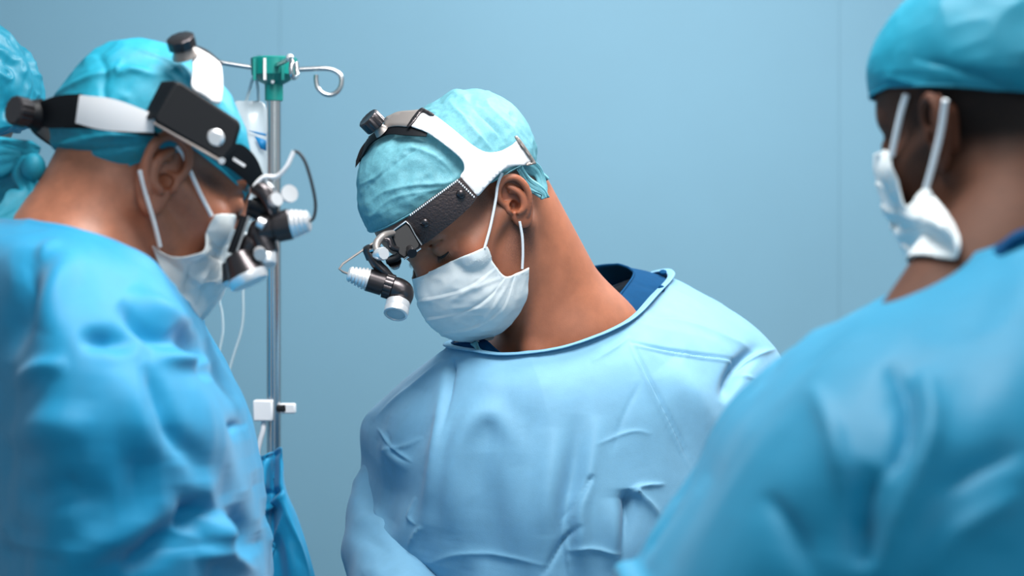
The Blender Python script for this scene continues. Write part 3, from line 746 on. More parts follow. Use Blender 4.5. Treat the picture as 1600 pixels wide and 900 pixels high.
# gown: rings from the neckline out and down
def rows_px(R): return [[W(*p) for p in r] for r in R]
NECK_C = [(702, 536, 2.83), (745, 548, 2.755), (800, 553, 2.735), (885, 541, 2.735), (975, 505, 2.775), (1020, 462, 2.86), (1046, 431, 2.95), (1015, 428, 3.02), (900, 470, 3.06), (780, 510, 3.02)]
ROWS_C = [NECK_C,
 [(668, 558, 2.84), (735, 588, 2.725), (800, 600, 2.70), (895, 592, 2.70), (1005, 550, 2.74), (1070, 490, 2.85), (1096, 452, 2.96), (1040, 440, 3.05), (900, 480, 3.10), (760, 520, 3.04)],
 [(602, 615, 2.88), (690, 650, 2.72), (790, 665, 2.685), (905, 660, 2.68), (1045, 620, 2.72), (1140, 545, 2.83), (1172, 500, 2.97), (1060, 480, 3.12), (900, 500, 3.15), (720, 560, 3.08)],
 [(568, 655, 2.91), (650, 712, 2.735), (775, 735, 2.675), (910, 735, 2.665), (1060, 700, 2.71), (1172, 620, 2.81), (1215, 555, 2.97), (1070, 560, 3.16), (900, 580, 3.18), (680, 630, 3.12)],
 [(567, 710, 2.92), (640, 770, 2.745), (765, 800, 2.675), (910, 805, 2.655), (1070, 790, 2.70), (1190, 720, 2.80), (1235, 640, 2.95), (1080, 680, 3.17), (900, 700, 3.19), (660, 710, 3.13)],
 [(567, 765, 2.93), (620, 835, 2.765), (755, 870, 2.69), (905, 880, 2.66), (1070, 870, 2.70), (1190, 820, 2.80), (1240, 740, 2.95), (1080, 800, 3.17), (900, 820, 3.19), (650, 800, 3.13)],
 [(590, 850, 2.92), (640, 930, 2.79), (755, 980, 2.71), (905, 1000, 2.68), (1060, 990, 2.72), (1160, 950, 2.82), (1200, 900, 2.97), (1070, 950, 3.15), (900, 970, 3.17), (680, 920, 3.1)],
 [(640, 1250, 2.96), (680, 1270, 2.83), (770, 1280, 2.77), (900, 1280, 2.75), (1020, 1280, 2.78), (1090, 1270, 2.86), (1110, 1250, 2.98), (1030, 1250, 3.13), (900, 1250, 3.15), (720, 1250, 3.08)],
 [(600, 1930, 2.98), (650, 1950, 2.82), (760, 1960, 2.76), (900, 1960, 2.74), (1030, 1960, 2.77), (1110, 1950, 2.86), (1130, 1930, 3.0), (1040, 1930, 3.2), (900, 1930, 3.22), (680, 1930, 3.12)]]
FG = [([(703, 548), (695, 600), (688, 660), (676, 740), (660, 840)], 11, .006, 'soft'), ([(706, 553), (703, 590), (697, 640), (690, 690)], 7, -.009, 'in'),
      ([(692, 556), (640, 603), (583, 652)], 6, .0025, 'ridge'), ([(985, 527), (1010, 580), (1045, 650), (1085, 730)], 4, .0030, 'thin'), ([(985, 530), (1060, 545), (1160, 558)], 3.5, .0030, 'thin'),
      ([(985, 520), (960, 540), (925, 560)], 6, .002, 'ridge'), ([(1005, 490), (1080, 500), (1190, 545)], 7, .0025, 'ridge'), ([(1190, 532), (1152, 570), (1126, 625)], 11, -.012, 'soft'), ([(1212, 540), (1170, 556), (1142, 590)], 5, .004, 'ridge'), ([(1150, 575), (1185, 590)], 3, .002, 'ridge'),
      ([(905, 640), (895, 730), (884, 800), (882, 870), (888, 950)], 17, -.009, 'soft'), ([(935, 640), (918, 740), (905, 800), (915, 900)], 13, .006, 'soft'), ([(865, 660), (858, 740), (850, 830)], 18, .004, 'soft'),
      ([(925, 735), (900, 780), (872, 812)], 5, -.0045, 'in'), ([(908, 812), (875, 848), (848, 895)], 5, -.005, 'ridge'), ([(895, 790), (884, 830), (890, 900)], 4, .003, 'ridge'), ([(885, 858), (920, 850), (975, 862)], 5, .003, 'ridge'),
      ([(815, 720), (795, 668), (765, 642), (733, 660), (712, 720), (700, 830)], 20, .007, 'soft'), ([(760, 700), (765, 800), (770, 900)], 34, -.006, 'soft'),
      ([(985, 757), (984, 800), (976, 850), (975, 900)], 14, -.018, 'in'), ([(988, 757), (1012, 778), (1036, 805)], 9, .010, 'in'), ([(955, 770), (962, 830), (960, 890)], 16, .006, 'soft'), ([(985, 757), (1010, 752), (1040, 750)], 4, .003, 'ridge'),
      ([(590, 662), (610, 680), (628, 700), (645, 716)], 3, .0022, 'ridge'), ([(602, 700), (635, 692), (660, 676)], 3, .0018, 'ridge'), ([(612, 668), (624, 700), (638, 716)], 3, -.0018, 'ridge'), ([(650, 770), (640, 800), (652, 815)], 3, .002, 'ridge'), ([(640, 850), (650, 828), (662, 815)], 3, .003, 'ridge'), ([(598, 680), (640, 730)], 9, .003, 'soft'),
      ([(662, 878), (720, 860), (800, 866), (860, 880)], 5, .0018, 'ridge'), ([(1000, 590), (972, 650), (958, 700)], 5, -.0012, 'ridge'), ([(930, 690), (985, 668), (1020, 672)], 4, .0014, 'ridge'), ([(570, 770), (596, 800), (618, 850), (640, 900)], 7, .005, 'ridge'), ([(1040, 560), (1090, 620), (1120, 700)], 26, .005, 'soft'), ([(650, 600), (620, 680), (610, 760)], 24, .005, 'soft')]
FG = [(a, b, c*1.35, d) for a, b, c, d in FG]
gown_c, GGC = fabric('surgical_gown', rows_px(ROWS_C), 44, 36, FG, M['gown_c'], pc, wr=0.0040, wscale=8, seed=4, fine=0.0003, slack=(lambda v: .004+.020*np.clip(v*3, 0, 1), lambda v: .004+.010*np.clip(v*2.5, 0, 1)))
bd = resample(catmull(np.array([W(*p) for p in NECK_C]), 12, True), 200, True)
inn = GGC.mean((0, 1)); Cn = bd.mean(0); bn = (bd-Cn); bn /= np.linalg.norm(bn, axis=1, keepdims=True)
Gb = np.stack([bd+np.array([0, -.0025, .001])+bn*s*0.0085+np.array([0, -1, 0.2])*h for s, h in ((-0.30, -.002), (-0.25, .0002), (0.0, .0008), (0.45, .0008), (0.85, .0003), (0.9, -.002))], 0)
Gb = Gb+np.array([0, -1, .3])*(0.0007*vnoise(Gb, 120, 8))[..., None]
bo = mesh_obj('neck_binding', Gb.reshape(-1, 3), grid_faces(*Gb.shape[:2]), M['gown_c'], gown_c); solidify(bo, 0.001, 0)
# snap studs and loop on the neck binding
MB().lathe(W(1034, 452, 2.885), W(1033, 450, 2.878), [(0, .004), (.7, .004), (1, .002)], 14).build('snap_stud', M['navy'], gown_c)
MB().lathe(W(1036, 427, 2.955), W(1036, 423, 2.953), [(0, .0045), (.7, .0045), (1, .002)], 14).build('snap_stud', M['navy'], gown_c)
G = tail([W(740, 535, 2.76), W(744, 541, 2.752), W(749, 550, 2.75)], 0.004, 1); o = mesh_obj('neck_tie', G.reshape(-1, 3), grid_faces(*G.shape[:2], False), M['cap_c'], gown_c); solidify(o, 0.001, 0)
# sleeves down out of the frame
def sleeve(path, radii, m, parent, folds=(), nu=60, wr=.004, seed=3, wscale=14, label=None):
    P = catmull(np.array([W(*p) for p in path]), 14); n = len(P); rr = np.interp(np.linspace(0, 1, n), np.linspace(0, 1, len(radii)), radii)
    t = np.gradient(P, axis=0); t /= np.linalg.norm(t, axis=1, keepdims=True); u = np.array([0.2, -1, 0.1]); G = np.zeros((n, nu, 3))
    for i in range(n):
        u = u-t[i]*(u@t[i]); u /= np.linalg.norm(u); w = np.cross(t[i], u)
        for k in range(nu): a = 2*math.pi*k/nu; G[i, k] = P[i]+rr[i]*(math.cos(a)*u+math.sin(a)*w)
    N = G-P[:, None, :]; N /= np.linalg.norm(N, axis=-1, keepdims=True)
    G = G+N*(wr*(ridged(G*np.array([1, 1, 2.0]), wscale, seed)*0.8+vnoise(G, wscale*.6, seed+1)))[..., None]; G = crease(G, N, folds)
    o = mesh_obj('sleeve', G.reshape(-1, 3), grid_faces(n, nu)[:, ::-1], m, parent); solidify(o, 0.001, 0); return o
sleeve([(650, 720, 2.93), (625, 790, 2.90), (610, 850, 2.85), (640, 960, 2.72), (720, 1080, 2.55), (820, 1150, 2.40)], [.062, .060, .056, .048, .044, .040], M['gown_c'], gown_c, folds=[([(548, 815), (580, 812), (620, 826)], 5, .006, 'ridge'), ([(550, 835), (590, 850), (610, 870)], 6, -.006, 'ridge'), ([(560, 895), (600, 890)], 5, .006, 'ridge')])
sleeve([(1140, 650, 2.97), (1160, 780, 2.95), (1150, 900, 2.88), (1080, 1030, 2.72), (1000, 1120, 2.50)], [.065, .062, .056, .048, .042], M['gown_c'], gown_c)
# navy scrub top
SC_IN = [(706, 534, 2.84), (728, 536, 2.79), (756, 532, 2.775), (781, 552, 2.765), (850, 600, 2.765), (924, 522, 2.775), (955, 478, 2.815), (989, 433, 2.90), (984, 420, 2.955), (960, 414, 3.0), (925, 418, 3.03), (850, 445, 3.04), (770, 490, 3.0)]
SC_OUT = [(672, 575, 2.87), (700, 590, 2.79), (740, 600, 2.76), (780, 620, 2.745), (850, 640, 2.735), (960, 590, 2.765), (1020, 530, 2.83), (1068, 460, 2.93), (1050, 440, 3.0), (1010, 440, 3.05), (930, 470, 3.08), (840, 500, 3.08), (750, 530, 3.04)]
MID = [tuple((np.array(a)*0.45+np.array(b)*0.55+np.array([0, -3, -0.004]))) for a, b in zip(SC_IN, SC_OUT)]
scrub, GS = fabric('scrub_top', rows_px([SC_IN, MID, SC_OUT]), 20, 14, [([(985, 440), (1010, 448), (1035, 455)], 2.5, -.002, 'ridge')], M['navy'], pc, wr=0.001, wscale=30, centre=W(880, 560, 2.95), thick=0.0016)
MB().tube(list(GS[0, ::4])+[GS[0, 0]], 0.0016, 6, smooth=False).build('collar_hem', M['navy'], scrub)

# ------------------------------------------------------------------ headsets
from mathutils.geometry import delaunay_2d_cdt
def shell_poly(name, k, poly, off, thick, m, parent, step=5.0, curve=True, bev=0.0):
    """plate with a traced outline lying on the cap form of head k: real curvature, distance and thickness"""
    c, r = CAPE[k]; P = catmull(np.array(poly, float), 4, True) if curve else resample(np.array(poly, float), int(len(poly)*12), True)
    n = len(P); lo, hi = P.min(0), P.max(0); I = []
    for x in np.arange(lo[0], hi[0], step):
        for y in np.arange(lo[1], hi[1], step):
            ins = False; j = n-1
            for i in range(n):
                if (P[i, 1] > y) != (P[j, 1] > y) and x < (P[j, 0]-P[i, 0])*(y-P[i, 1])/(P[j, 1]-P[i, 1])+P[i, 0]: ins = not ins
                j = i
            if ins and np.min(np.hypot(P[:, 0]-x, P[:, 1]-y)) > step*0.5: I.append((x, y))
    pts = [Vector(p) for p in P.tolist()]+[Vector(p) for p in I]
    r_ = delaunay_2d_cdt(pts, [], [list(range(n))], 1, 1e-6)
    v = [sphere_hit(k, p[0], p[1], c, r, off) for p in r_[0]]
    o = mesh_obj(name, v, [tuple(f) for f in r_[2]], m, parent)
    me = o.data; q = POSE[k]; cen = q['O']+q['R']@np.array(c)
    f0 = sum((np.array(p.center)-cen)@np.array(p.normal) for p in me.polygons)
    if f0 < 0: me.flip_normals()
    solidify(o, thick, 1.0)
    if bev: bevel(o, bev)
    return o
def rivet(k, px, py, off, r, m, parent, name='rivet'):
    c, rr = CAPE[k]; p = sphere_hit(k, px, py, c, rr, off); q = POSE[k]; n = p-(q['O']+q['R']@np.array(c)); n /= np.linalg.norm(n)
    MB().lathe(p, p+n*0.004, [(0, r), (.3, r), (.7, r*.8), (1, r*.35)], 20).build(name, m, parent)

hc_ = thing('surgical_headlamp', loc('c', 0.10, 0, 0.06), 'white and black headband with chrome lamp worn by the surgeon in the middle', 'headlamp')
WB = [(660, 176), (678, 181), (700, 197), (723, 216), (738, 228), (757, 238), (779, 237), (799, 227), (809, 220), (821, 236), (832, 252), (820, 258), (800, 260), (784, 267), (768, 282), (756, 295), (744, 306), (731, 292), (719, 277), (725, 265), (721, 250), (700, 231), (668, 208), (641, 197), (650, 187)]
br = shell_poly('side_bracket', 'c', WB, 0.010, 0.0022, M['white_plastic'], hc_, step=5)
shell_poly('front_plate', 'c', [(600, 206), (603, 187), (612, 181), (624, 176), (645, 174), (661, 173), (655, 182), (641, 198), (622, 198), (608, 200)], 0.009, 0.0020, M['grey_metal'], hc_, step=5, curve=True)
shell_poly('plate_lip', 'c', [(657, 172), (668, 174), (679, 181), (672, 182), (660, 177), (648, 192), (640, 200), (638, 197)], 0.0112, 0.0026, M['black_metal'], hc_, step=3)
strip('crown_strap', 'c', [(556, 251), (564, 231), (581, 212), (606, 201), (640, 197), (668, 209)], [(555, 262), (567, 246), (581, 225), (606, 211), (633, 212), (666, 214)], 0.0075, 0.0018, M['black_plastic'], hc_, 50, 8)
ae = az_el('c', 557, 256)
ring_strip('crown_strap', 'c', ae[0], ae[0]-70, ae[1], ae[1]-25, 0.014, 0.0065, 0.0018, M['black_plastic'], hc_)
shell_poly('buckle', 'c', [(805, 217), (810, 217), (834, 252), (832, 257), (822, 259), (824, 254), (830, 252)], 0.0125, 0.002, M['grey_metal'], hc_, step=3)
lb = strip('brow_band', 'c', [(719, 277), (698, 293), (675, 308), (655, 323), (643, 333), (634, 346)], [(744, 306), (733, 321), (708, 344), (685, 362), (672, 372), (658, 381)], 0.0085, 0.0045, M['leather'], hc_, 50, 12)
ae = az_el('c', 819, 238)
ring_strip('rear_band', 'c', ae[0]+80, ae[0]+150, ae[1]-18, ae[1]-26, 0.020, 0.004, 0.002, M['white_plastic'], hc_)
for x, y in ((720, 303), (664, 348)): rivet('c', x, y, 0.013, 0.0052, M['black_metal'], lb)
mb = MB()
for (a, b), cnt in ((((716, 281), (640, 337)), 26), (((742, 309), (716, 283)), 9)):
    for i in range(cnt):
        t = (i+.5)/cnt; mb.ball(sphere_hit('c', a[0]*(1-t)+b[0]*t, a[1]*(1-t)+b[1]*t, *CAPE['c'], 0.0131), (0.0009, 0.0009, 0.0014), 3)
st = mb.build('edge_stitching', M['elastic'], lb); st['kind'] = 'stuff'
def D(f, l, u, k='c'): return loc(k, f, l, u)[1]
dg = sphere_hit('c', 633, 372, *CAPE['c'], 0.016)[1]; dn = D(0.13, 0, 0.02); 
def blockpoly(name, pts, d, th, m, parent, bev=0.0015, tilt=None):
    """thick plate from pixel outline at depth d (or per point depths)"""
    pts = list(pts); dd = d if hasattr(d, '__len__') else [d]*len(pts); n = len(pts)
    V = [W(p[0], p[1], q) for p, q in zip(pts, dd)]; V2 = [W(p[0], p[1], q+th) for p, q in zip(pts, dd)]
    mb = MB().add(V+V2, [tuple(range(n)), tuple(range(2*n-1, n-1, -1))]+[(i, i+n, (i+1) % n+n, (i+1) % n) for i in range(n)])
    return mb.build(name, m, parent, smooth=True, bev=bev)
hx = blockpoly('lamp_housing', [(609, 364), (634, 346), (640, 351), (657, 381), (656, 387), (632, 404), (622, 398)], [dg-.012, dg-.006, dg-.006, dg-.010, dg-.012, dg-.022, dg-.02], .012, M['black_plastic'], hc_, .002)
MB().tube([W(607, 366, dg-.013), W(634, 346, dg-.0075), W(641, 352, dg-.0075), W(649, 367, dg-.009), W(659, 383, dg-.012)], 0.0012, 8, smooth=False).build('housing_rim', M['chrome'], hx)
MB().tube([W(657, 388, dg-.012), W(632, 405, dg-.022)], 0.001, 8).build('housing_rim', M['chrome'], hx)
e = dg-.028
arm = MB().tube([W(614, 364, dg-.014), W(600, 368, e), W(590, 378, e-.004), W(588, 388, e-.008), W(592, 398, e-.010)], [.0035, .0042, .0045, .004, .0035], 12).build('pivot_arm', M['grey_metal'], hc_)
MB().tube([W(622, 390, e), W(612, 386, e-.004), W(608, 376, e-.004), W(601, 374, e-.004)], [.003, .0035, .003, .0025], 10).build('pivot_arm', M['black_metal'], hc_)
MB().lathe(W(587, 398, e-.004), W(600, 396, e-.018), [(0, .0045), (.35, .0045), (.36, .0068), (.9, .0075), (1, .0066)], 32, 4, .0004).build('thumb_screw', M['silver'], hc_)
hg = MB().lathe(W(572, 384, e), W(583, 404, e+.004), [(0, .003), (.1, .006), (.9, .0075), (1, .005)], 20).build('hinge', M['black_metal'], hc_)
MB().tube([W(575, 392, e), W(588, 412, e), W(600, 424, e), W(612, 434, e)], [.005, .0062, .006, .004], 12).build('hinge_block', M['black_metal'], hg)
MB().tube([W(578, 392, e-.006), W(594, 386, e-.010)], .0018, 8).build('hinge_pin', M['chrome'], hg)
MB().lathe(W(640, 388, e+.01), W(644, 396, e-.002), [(0, .004), (1, .0055)], 16).build('pivot_joint', M['black_metal'], hc_)
MB().tube([W(603, 408, e), W(618, 404, e), W(624, 398, e)], .004, 10).build('pivot_joint', M['black_plastic'], hc_)
lens = MB().lathe(W(617, 414, e+.014), W(616, 408, e+.004), [(0, .006), (1, .008)], 20).build('viewing_lens', M['lens_black'], hc_)
# lamp barrel
L0, L1, L2, L3, L4 = W(543, 427, e-.004), W(575, 437, e-.002), W(600, 445, e), W(614, 449.5, e), W(626, 454, e)
ribs = [(0, .003), (.02, .0065), (.08, .0078)]
for i in range(5):
    t = .1+i*.17; r = .0085+i*.00085; ribs += [(t, r), (t+.10, r+.0005), (t+.115, r-.0010), (t+.155, r-.0010)]
ribs += [(.96, .0126), (1, .0126)]
MB().lathe(L0, L1, ribs, 36).build('heat_sink', M['silver'], hc_)
MB().lathe(L1, L2, [(0, .0122), (.03, .0127), (.95, .0124), (.96, .0100), (1, .0100)], 36).build('lamp_barrel', M['black_metal'], hc_)
MB().lathe(L2, L3, [(0, .0122), (.08, .0142), (.9, .0142), (1, .0128)], 48, 4, .0009).build('focus_ring', M['black_metal'], hc_)
MB().tube([L3, W(621, 452, e), W(628, 457, e), W(627, 465, e-.001), W(622, 475, e-.004)], [.0125, .0130, .0132, .0124, .0122], 28).build('lamp_elbow', M['black_metal'], hc_)
a0, a1 = W(622, 473, e-.004), W(618, 492, e-.013)
hd = MB().lathe(a0, a1, [(0, .0124), (.02, .0133), (.45, .0135), (.5, .0131), (.55, .0136), (.95, .0132), (1, .0122), (1.0, .0105), (.75, .0095)], 40).build('lamp_head', M['silver'], hc_)
ln = MB().lathe(a0+(a1-a0)*.8, a0+(a1-a0)*.97, [(0, .0104), (.5, .0104), (1, .008)], 32).build('lamp_lens', M['bag'], hd)
MB().tube([W(609, 364, dg-.02), W(577, 384, e), W(536, 412, e-.006), W(530, 420, e-.008), W(536, 425, e-.006), W(545, 428, e-.004)], .0013, 8, smooth=False).build('cable', M['grey_metal'], hc_)
kp = sphere_hit('c', 597, 206, *CAPE['c'], 0.010); k1 = W(574, 183, kp[1]-.008)
MB().lathe(kp, kp+(k1-kp)*.42, [(0, .009), (.5, .007), (1, .006)], 20).build('knob_stem', M['grey_metal'], hc_)
MB().lathe(kp+(k1-kp)*.36, k1, [(0, .0120), (.08, .0132), (.9, .0132), (1, .0118), (1, .009), (.97, .006)], 48, 4, .0009).build('adjustment_knob', M['black_metal'], hc_)
# ------------------------------------------------------------------ left surgeon
pl = thing('person', (-.40, 2.3, 0), 'surgeon at the left seen side-on in a cyan gown, head bent to the right', 'person')
FORE['k'] = -0.002; FORE['slope'] = 0.093
def hair_l(q):
    a = stub(q, 1)
    t = 0.9*g(a, (0.040, 0.060, 0.018), (0.026, 0.03, 0.010))
    brow = 0.75*g(a, (0.090, 0.034, 0.034), (0.016, 0.020, 0.004)); beard = 0.12*g(a, (0.03, 0.06, -0.06), (0.03, 0.03, 0.03))
    return np.clip(np.maximum(np.maximum(t, brow), beard), 0, 0.95)
body_l, fn_l = make_body('body', POSE['l']['R'], POSE['l']['O'], W(105, 430, 2.31), (W(150, 600, 2.50), W(95, 620, 2.14)), None, (-.38, 2.32, .92), M['skin_l'], fine=.0024, hair_fn=hair_l, parent=pl, neck_r=(.056, .064))
make_ear(POSE['l']['R'], POSE['l']['O'], -1, M['skin_l'], body_l, scale=1.25, tilt=4, flare=6); make_ear(POSE['l']['R'], POSE['l']['O'], 1, M['skin_l'], body_l)
for s in (1, -1): lashes('l', s, body_l)
def rim_l(a): return float(np.interp(abs(a), [0, 30, 60, 80, 100, 130, 180], [-9, -9, -8, -6, -24, -46, -58]))
def puff_l(a, e): return 0.002-0.004*math.exp(-((e-80)/35)**2)+0.008*math.exp(-((e-40)/38)**2)*math.exp(-((abs(a)-150)/60)**2)+0.008*math.exp(-((abs(a)-150)/40)**2)*math.exp(-((e+20)/20)**2)
FL = [([(70, 160), (120, 130), (180, 110), (240, 112)], 6, .004, 'ridge'), ([(150, 80), (165, 110), (160, 140), (170, 170)], 7, -.004, 'ridge'), ([(190, 90), (185, 115), (210, 112), (245, 118)], 5, .004, 'ridge'),
      ([(250, 80), (290, 110), (300, 130)], 6, .003, 'ridge'), ([(210, 75), (260, 95), (290, 120)], 4, .003, 'ridge'), ([(60, 235), (120, 220), (180, 212), (230, 212)], 5, .004, 'ridge'), ([(55, 250), (110, 240), (180, 232), (230, 226)], 6, -.004, 'ridge'), ([(60, 215), (100, 225), (150, 222)], 5, .004, 'ridge')]
cap_l, GL = make_cap('l', M['cap_l'], pl, rim_l, puff_l, FL, base=.0025, wr=.0024, wscale=34, seed=6)
# knot and hanging ties at the nape
kn = [[(56, 262, 2.30), (40, 275, 2.30), (45, 300, 2.29), (25, 325, 2.28), (-10, 345, 2.27)], [(52, 258, 2.31), (30, 250, 2.31), (0, 255, 2.31), (-30, 262, 2.31)], [(54, 266, 2.32), (30, 290, 2.32), (0, 300, 2.33), (-30, 330, 2.33)], [(60, 240, 2.30), (40, 236, 2.31), (10, 226, 2.32), (-20, 230, 2.32)]]
for i, pts in enumerate(kn):
    G = tail([W(*p) for p in pts], 0.017-.002*i, i*1.7); o = mesh_obj('cap_tie', G.reshape(-1, 3), grid_faces(*G.shape[:2], False), M['cap_l'], cap_l); solidify(o, .001, 0)
MB().ball(W(52, 262, 2.30), (.012, .012, .014), 10).build('cap_knot', M['cap_l'], cap_l)
mask_l, GML = make_mask('l', [[(330, 336), (345, 345), (355, 356), (358, 364)], [(322, 362), (336, 372), (350, 380), (358, 384)], [(316, 392), (330, 402), (345, 412), (358, 418)],
                              [(270, 402), (300, 440), (330, 440), (352, 440)], [(238, 384), (246, 420), (275, 470), (306, 500)]], M['mask'], pl, fn_l, dots=False,
                        folds=[([(290, 410), (310, 400), (330, 385)], 4, .003, 'ridge'), ([(300, 480), (312, 440), (335, 405)], 5, .003, 'ridge'), ([(285, 470), (295, 430), (300, 405)], 5, -.004, 'ridge'), ([(325, 470), (335, 430), (345, 400)], 5, .003, 'ridge')])
ear_cord('l', fn_l, [(331, 338), (314, 305), (299, 272), (286, 242), (276, 228)], GML[0, 0, 1]-.002, ear_depth('l', .006, .03), mask_l, .0020)
ear_cord('l', fn_l, [(250, 386), (240, 345), (228, 305), (218, 266)], GML[-1, 0, 1]-.002, ear_depth('l', -.03, -.005), mask_l, .0021)
def Y(*r): return [list(q) for q in r]
RL = Y([(318, 500, 2.42), (262, 445, 2.22), (215, 402, 2.17), (130, 367, 2.14), (60, 350, 2.17), (0, 348, 2.26), (-25, 345, 2.4), (80, 350, 2.5), (200, 400, 2.52), (290, 470, 2.48)],
       [(324, 520, 2.42), (275, 480, 2.17), (205, 440, 2.10), (110, 400, 2.06), (10, 380, 2.10), (-60, 372, 2.25), (-60, 368, 2.5), (80, 375, 2.6), (220, 420, 2.6), (300, 490, 2.53)],
       [(352, 575, 2.43), (292, 562, 2.12), (200, 530, 2.02), (90, 500, 1.99), (2, 470, 2.06), (-110, 440, 2.25), (-100, 430, 2.55), (80, 430, 2.66), (240, 470, 2.66), (332, 550, 2.57)],
       [(382, 645, 2.44), (312, 655, 2.09), (200, 645, 1.98), (80, 635, 1.96), (6, 620, 2.05), (-110, 560, 2.3), (-100, 540, 2.58), (80, 540, 2.70), (250, 560, 2.70), (358, 625, 2.60)],
       [(398, 720, 2.44), (325, 740, 2.10), (200, 740, 1.98), (85, 735, 1.96), (3, 715, 2.06), (-90, 690, 2.3), (-100, 680, 2.58), (80, 680, 2.70), (250, 690, 2.70), (372, 710, 2.60)],
       [(406, 800, 2.44), (330, 825, 2.11), (200, 835, 1.99), (85, 830, 1.96), (4, 815, 2.06), (-90, 790, 2.3), (-100, 780, 2.58), (80, 780, 2.70), (250, 790, 2.70), (380, 800, 2.60)],
       [(411, 910, 2.44), (335, 930, 2.12), (200, 940, 2.0), (90, 940, 1.97), (6, 925, 2.06), (-90, 900, 2.3), (-100, 890, 2.58), (80, 890, 2.70), (250, 900, 2.68), (385, 905, 2.58)],
       [(400, 1400, 2.40), (320, 1400, 2.16), (200, 1400, 2.06), (80, 1400, 2.04), (-20, 1400, 2.1), (-100, 1400, 2.3), (-100, 1400, 2.52), (60, 1400, 2.60), (240, 1400, 2.6), (370, 1400, 2.54)],
       [(400, 2250, 2.42), (320, 2250, 2.16), (200, 2250, 2.06), (70, 2250, 2.04), (-30, 2250, 2.1), (-120, 2250, 2.3), (-120, 2250, 2.52), (50, 2250, 2.60), (240, 2250, 2.6), (370, 2250, 2.54)])
FGL = [([(185, 462), (225, 500), (262, 522), (300, 530)], 13, -.014, 'soft'), ([(268, 500), (300, 528), (322, 590)], 12, -.014, 'soft'), ([(200, 440), (250, 476), (300, 500)], 14, .009, 'soft'), ([(240, 545), (290, 556), (345, 560)], 12, .009, 'soft'),
       ([(120, 525), (165, 520), (215, 535)], 15, -.012, 'soft'), ([(60, 380), (40, 450), (8, 560)], 20, -.014, 'soft'), ([(130, 380), (90, 430), (60, 510)], 22, .009, 'soft'), ([(60, 400), (70, 380), (100, 370)], 8, .004, 'soft'),
       ([(225, 560), (250, 610), (280, 690)], 12, -.008, 'soft'), ([(350, 668), (368, 655), (386, 658)], 9, -.012, 'in'), ([(335, 785), (305, 795), (292, 830)], 18, -.018, 'soft'), ([(190, 560), (210, 640), (240, 720)], 26, .007, 'soft'),
       ([(290, 805), (240, 850), (190, 890)], 20, -.012, 'soft'), ([(345, 790), (338, 830), (344, 870)], 13, .016, 'soft'), ([(300, 860), (350, 868), (400, 895)], 12, .009, 'soft'), ([(362, 780), (382, 830), (392, 870)], 14, -.012, 'soft'),
       ([(10, 690), (70, 660), (150, 670)], 30, .008, 'soft'), ([(292, 560), (330, 650), (360, 760)], 18, .008, 'soft'), ([(280, 770), (180, 830), (90, 870)], 28, .010, 'soft'), ([(20, 600), (60, 570), (110, 560)], 14, .008, 'soft'),
       ([(322, 520), (338, 565), (368, 625)], 8, -.008, 'soft'), ([(30, 780), (100, 760), (180, 770)], 24, -.008, 'soft'), ([(240, 640), (300, 700), (320, 760)], 18, -.006, 'soft')]
gown_l, _ = fabric('surgical_gown', rows_px(RL), 36, 32, FGL, M['gown_l'], pl, wr=.004, wscale=8, seed=9, fine=.0004, slack=(lambda v: .012+.016*np.clip(v*3, 0, 1), lambda v: .01+.016*np.clip(v*2.5, 0, 1)))
# ------------------------------------------------------------------ headset of the left surgeon
hl_ = thing('surgical_headlamp', loc('l', 0.10, 0, 0.06), 'headband with a black battery box and magnifying loupes worn by the left surgeon', 'headlamp')
strip('rear_band', 'l', [(52, 166), (90, 151), (129, 147)], [(52, 196), (90, 200), (122, 197)], .012, .003, M['black_plastic'], hl_, 30, 8)
strip('temple_band', 'l', [(126, 149), (180, 156), (240, 178)], [(120, 192), (165, 203), (240, 207)], .0135, .0025, M['white_plastic'], hl_, 30, 8)
strip('band_liner', 'l', [(100, 192), (150, 196), (200, 206), (245, 206)], [(100, 200), (150, 202), (200, 209), (250, 214)], .010, .002, M['black_plastic'], hl_, 30, 4)
shell_poly('crown_band', 'l', [(300, 78), (320, 85), (337, 97), (344, 108), (346, 138), (341, 163), (320, 152), (299, 138), (301, 110)], .0115, .0025, M['white_plastic'], hl_, step=5)
strip('crown_strap', 'l', [(300, 78), (312, 82), (330, 90), (345, 104)], [(296, 76), (300, 72), (322, 80), (346, 100)], .011, .002, M['black_plastic'], hl_, 20, 4)
kp = sphere_hit('l', 290, 88, *CAPE['l'], .008); k1 = W(281, 58, kp[1]-.010)
MB().lathe(kp, kp+(k1-kp)*.5, [(0, .013), (.5, .011), (1, .009)], 20).build('knob_stem', M['grey_metal'], hl_)
MB().lathe(kp+(k1-kp)*.45, k1, [(0, .0120), (.1, .0135), (.9, .0135), (1, .012)], 40, 4, .0009).build('adjustment_knob', M['black_metal'], hl_)
kb = sphere_hit('l', 60, 180, *CAPE['l'], .012)
MB().lathe(kb, W(36, 176, kb[1]-.01), [(0, .016), (.6, .013), (1, .012)], 24).build('knob_stem', M['black_plastic'], hl_)
MB().lathe(W(42, 177, kb[1]-.008), W(20, 172, kb[1]-.02), [(0, .0125), (.08, .0142), (.9, .0142), (1, .0125)], 48, 4, .0009).build('tightening_knob', M['black_metal'], hl_)
db = sphere_hit('l', 300, 185, *CAPE['l'], .016)[1]
bx = blockpoly('battery_box', [(274, 126), (284, 130), (372, 188), (377, 196), (367, 230), (353, 248), (343, 250), (240, 190), (244, 180)], [db-.022, db-.022, db-.012, db-.012, db-.014, db-.018, db-.02, db-.028, db-.028], .03, M['black_plastic'], hl_, .003)
blockpoly('box_side', [(252, 127), (276, 126), (246, 184), (228, 188), (225, 180)], [db-.008, db-.020, db-.026, db-.012, db-.010], .02, M['black_plastic'], bx, .002)
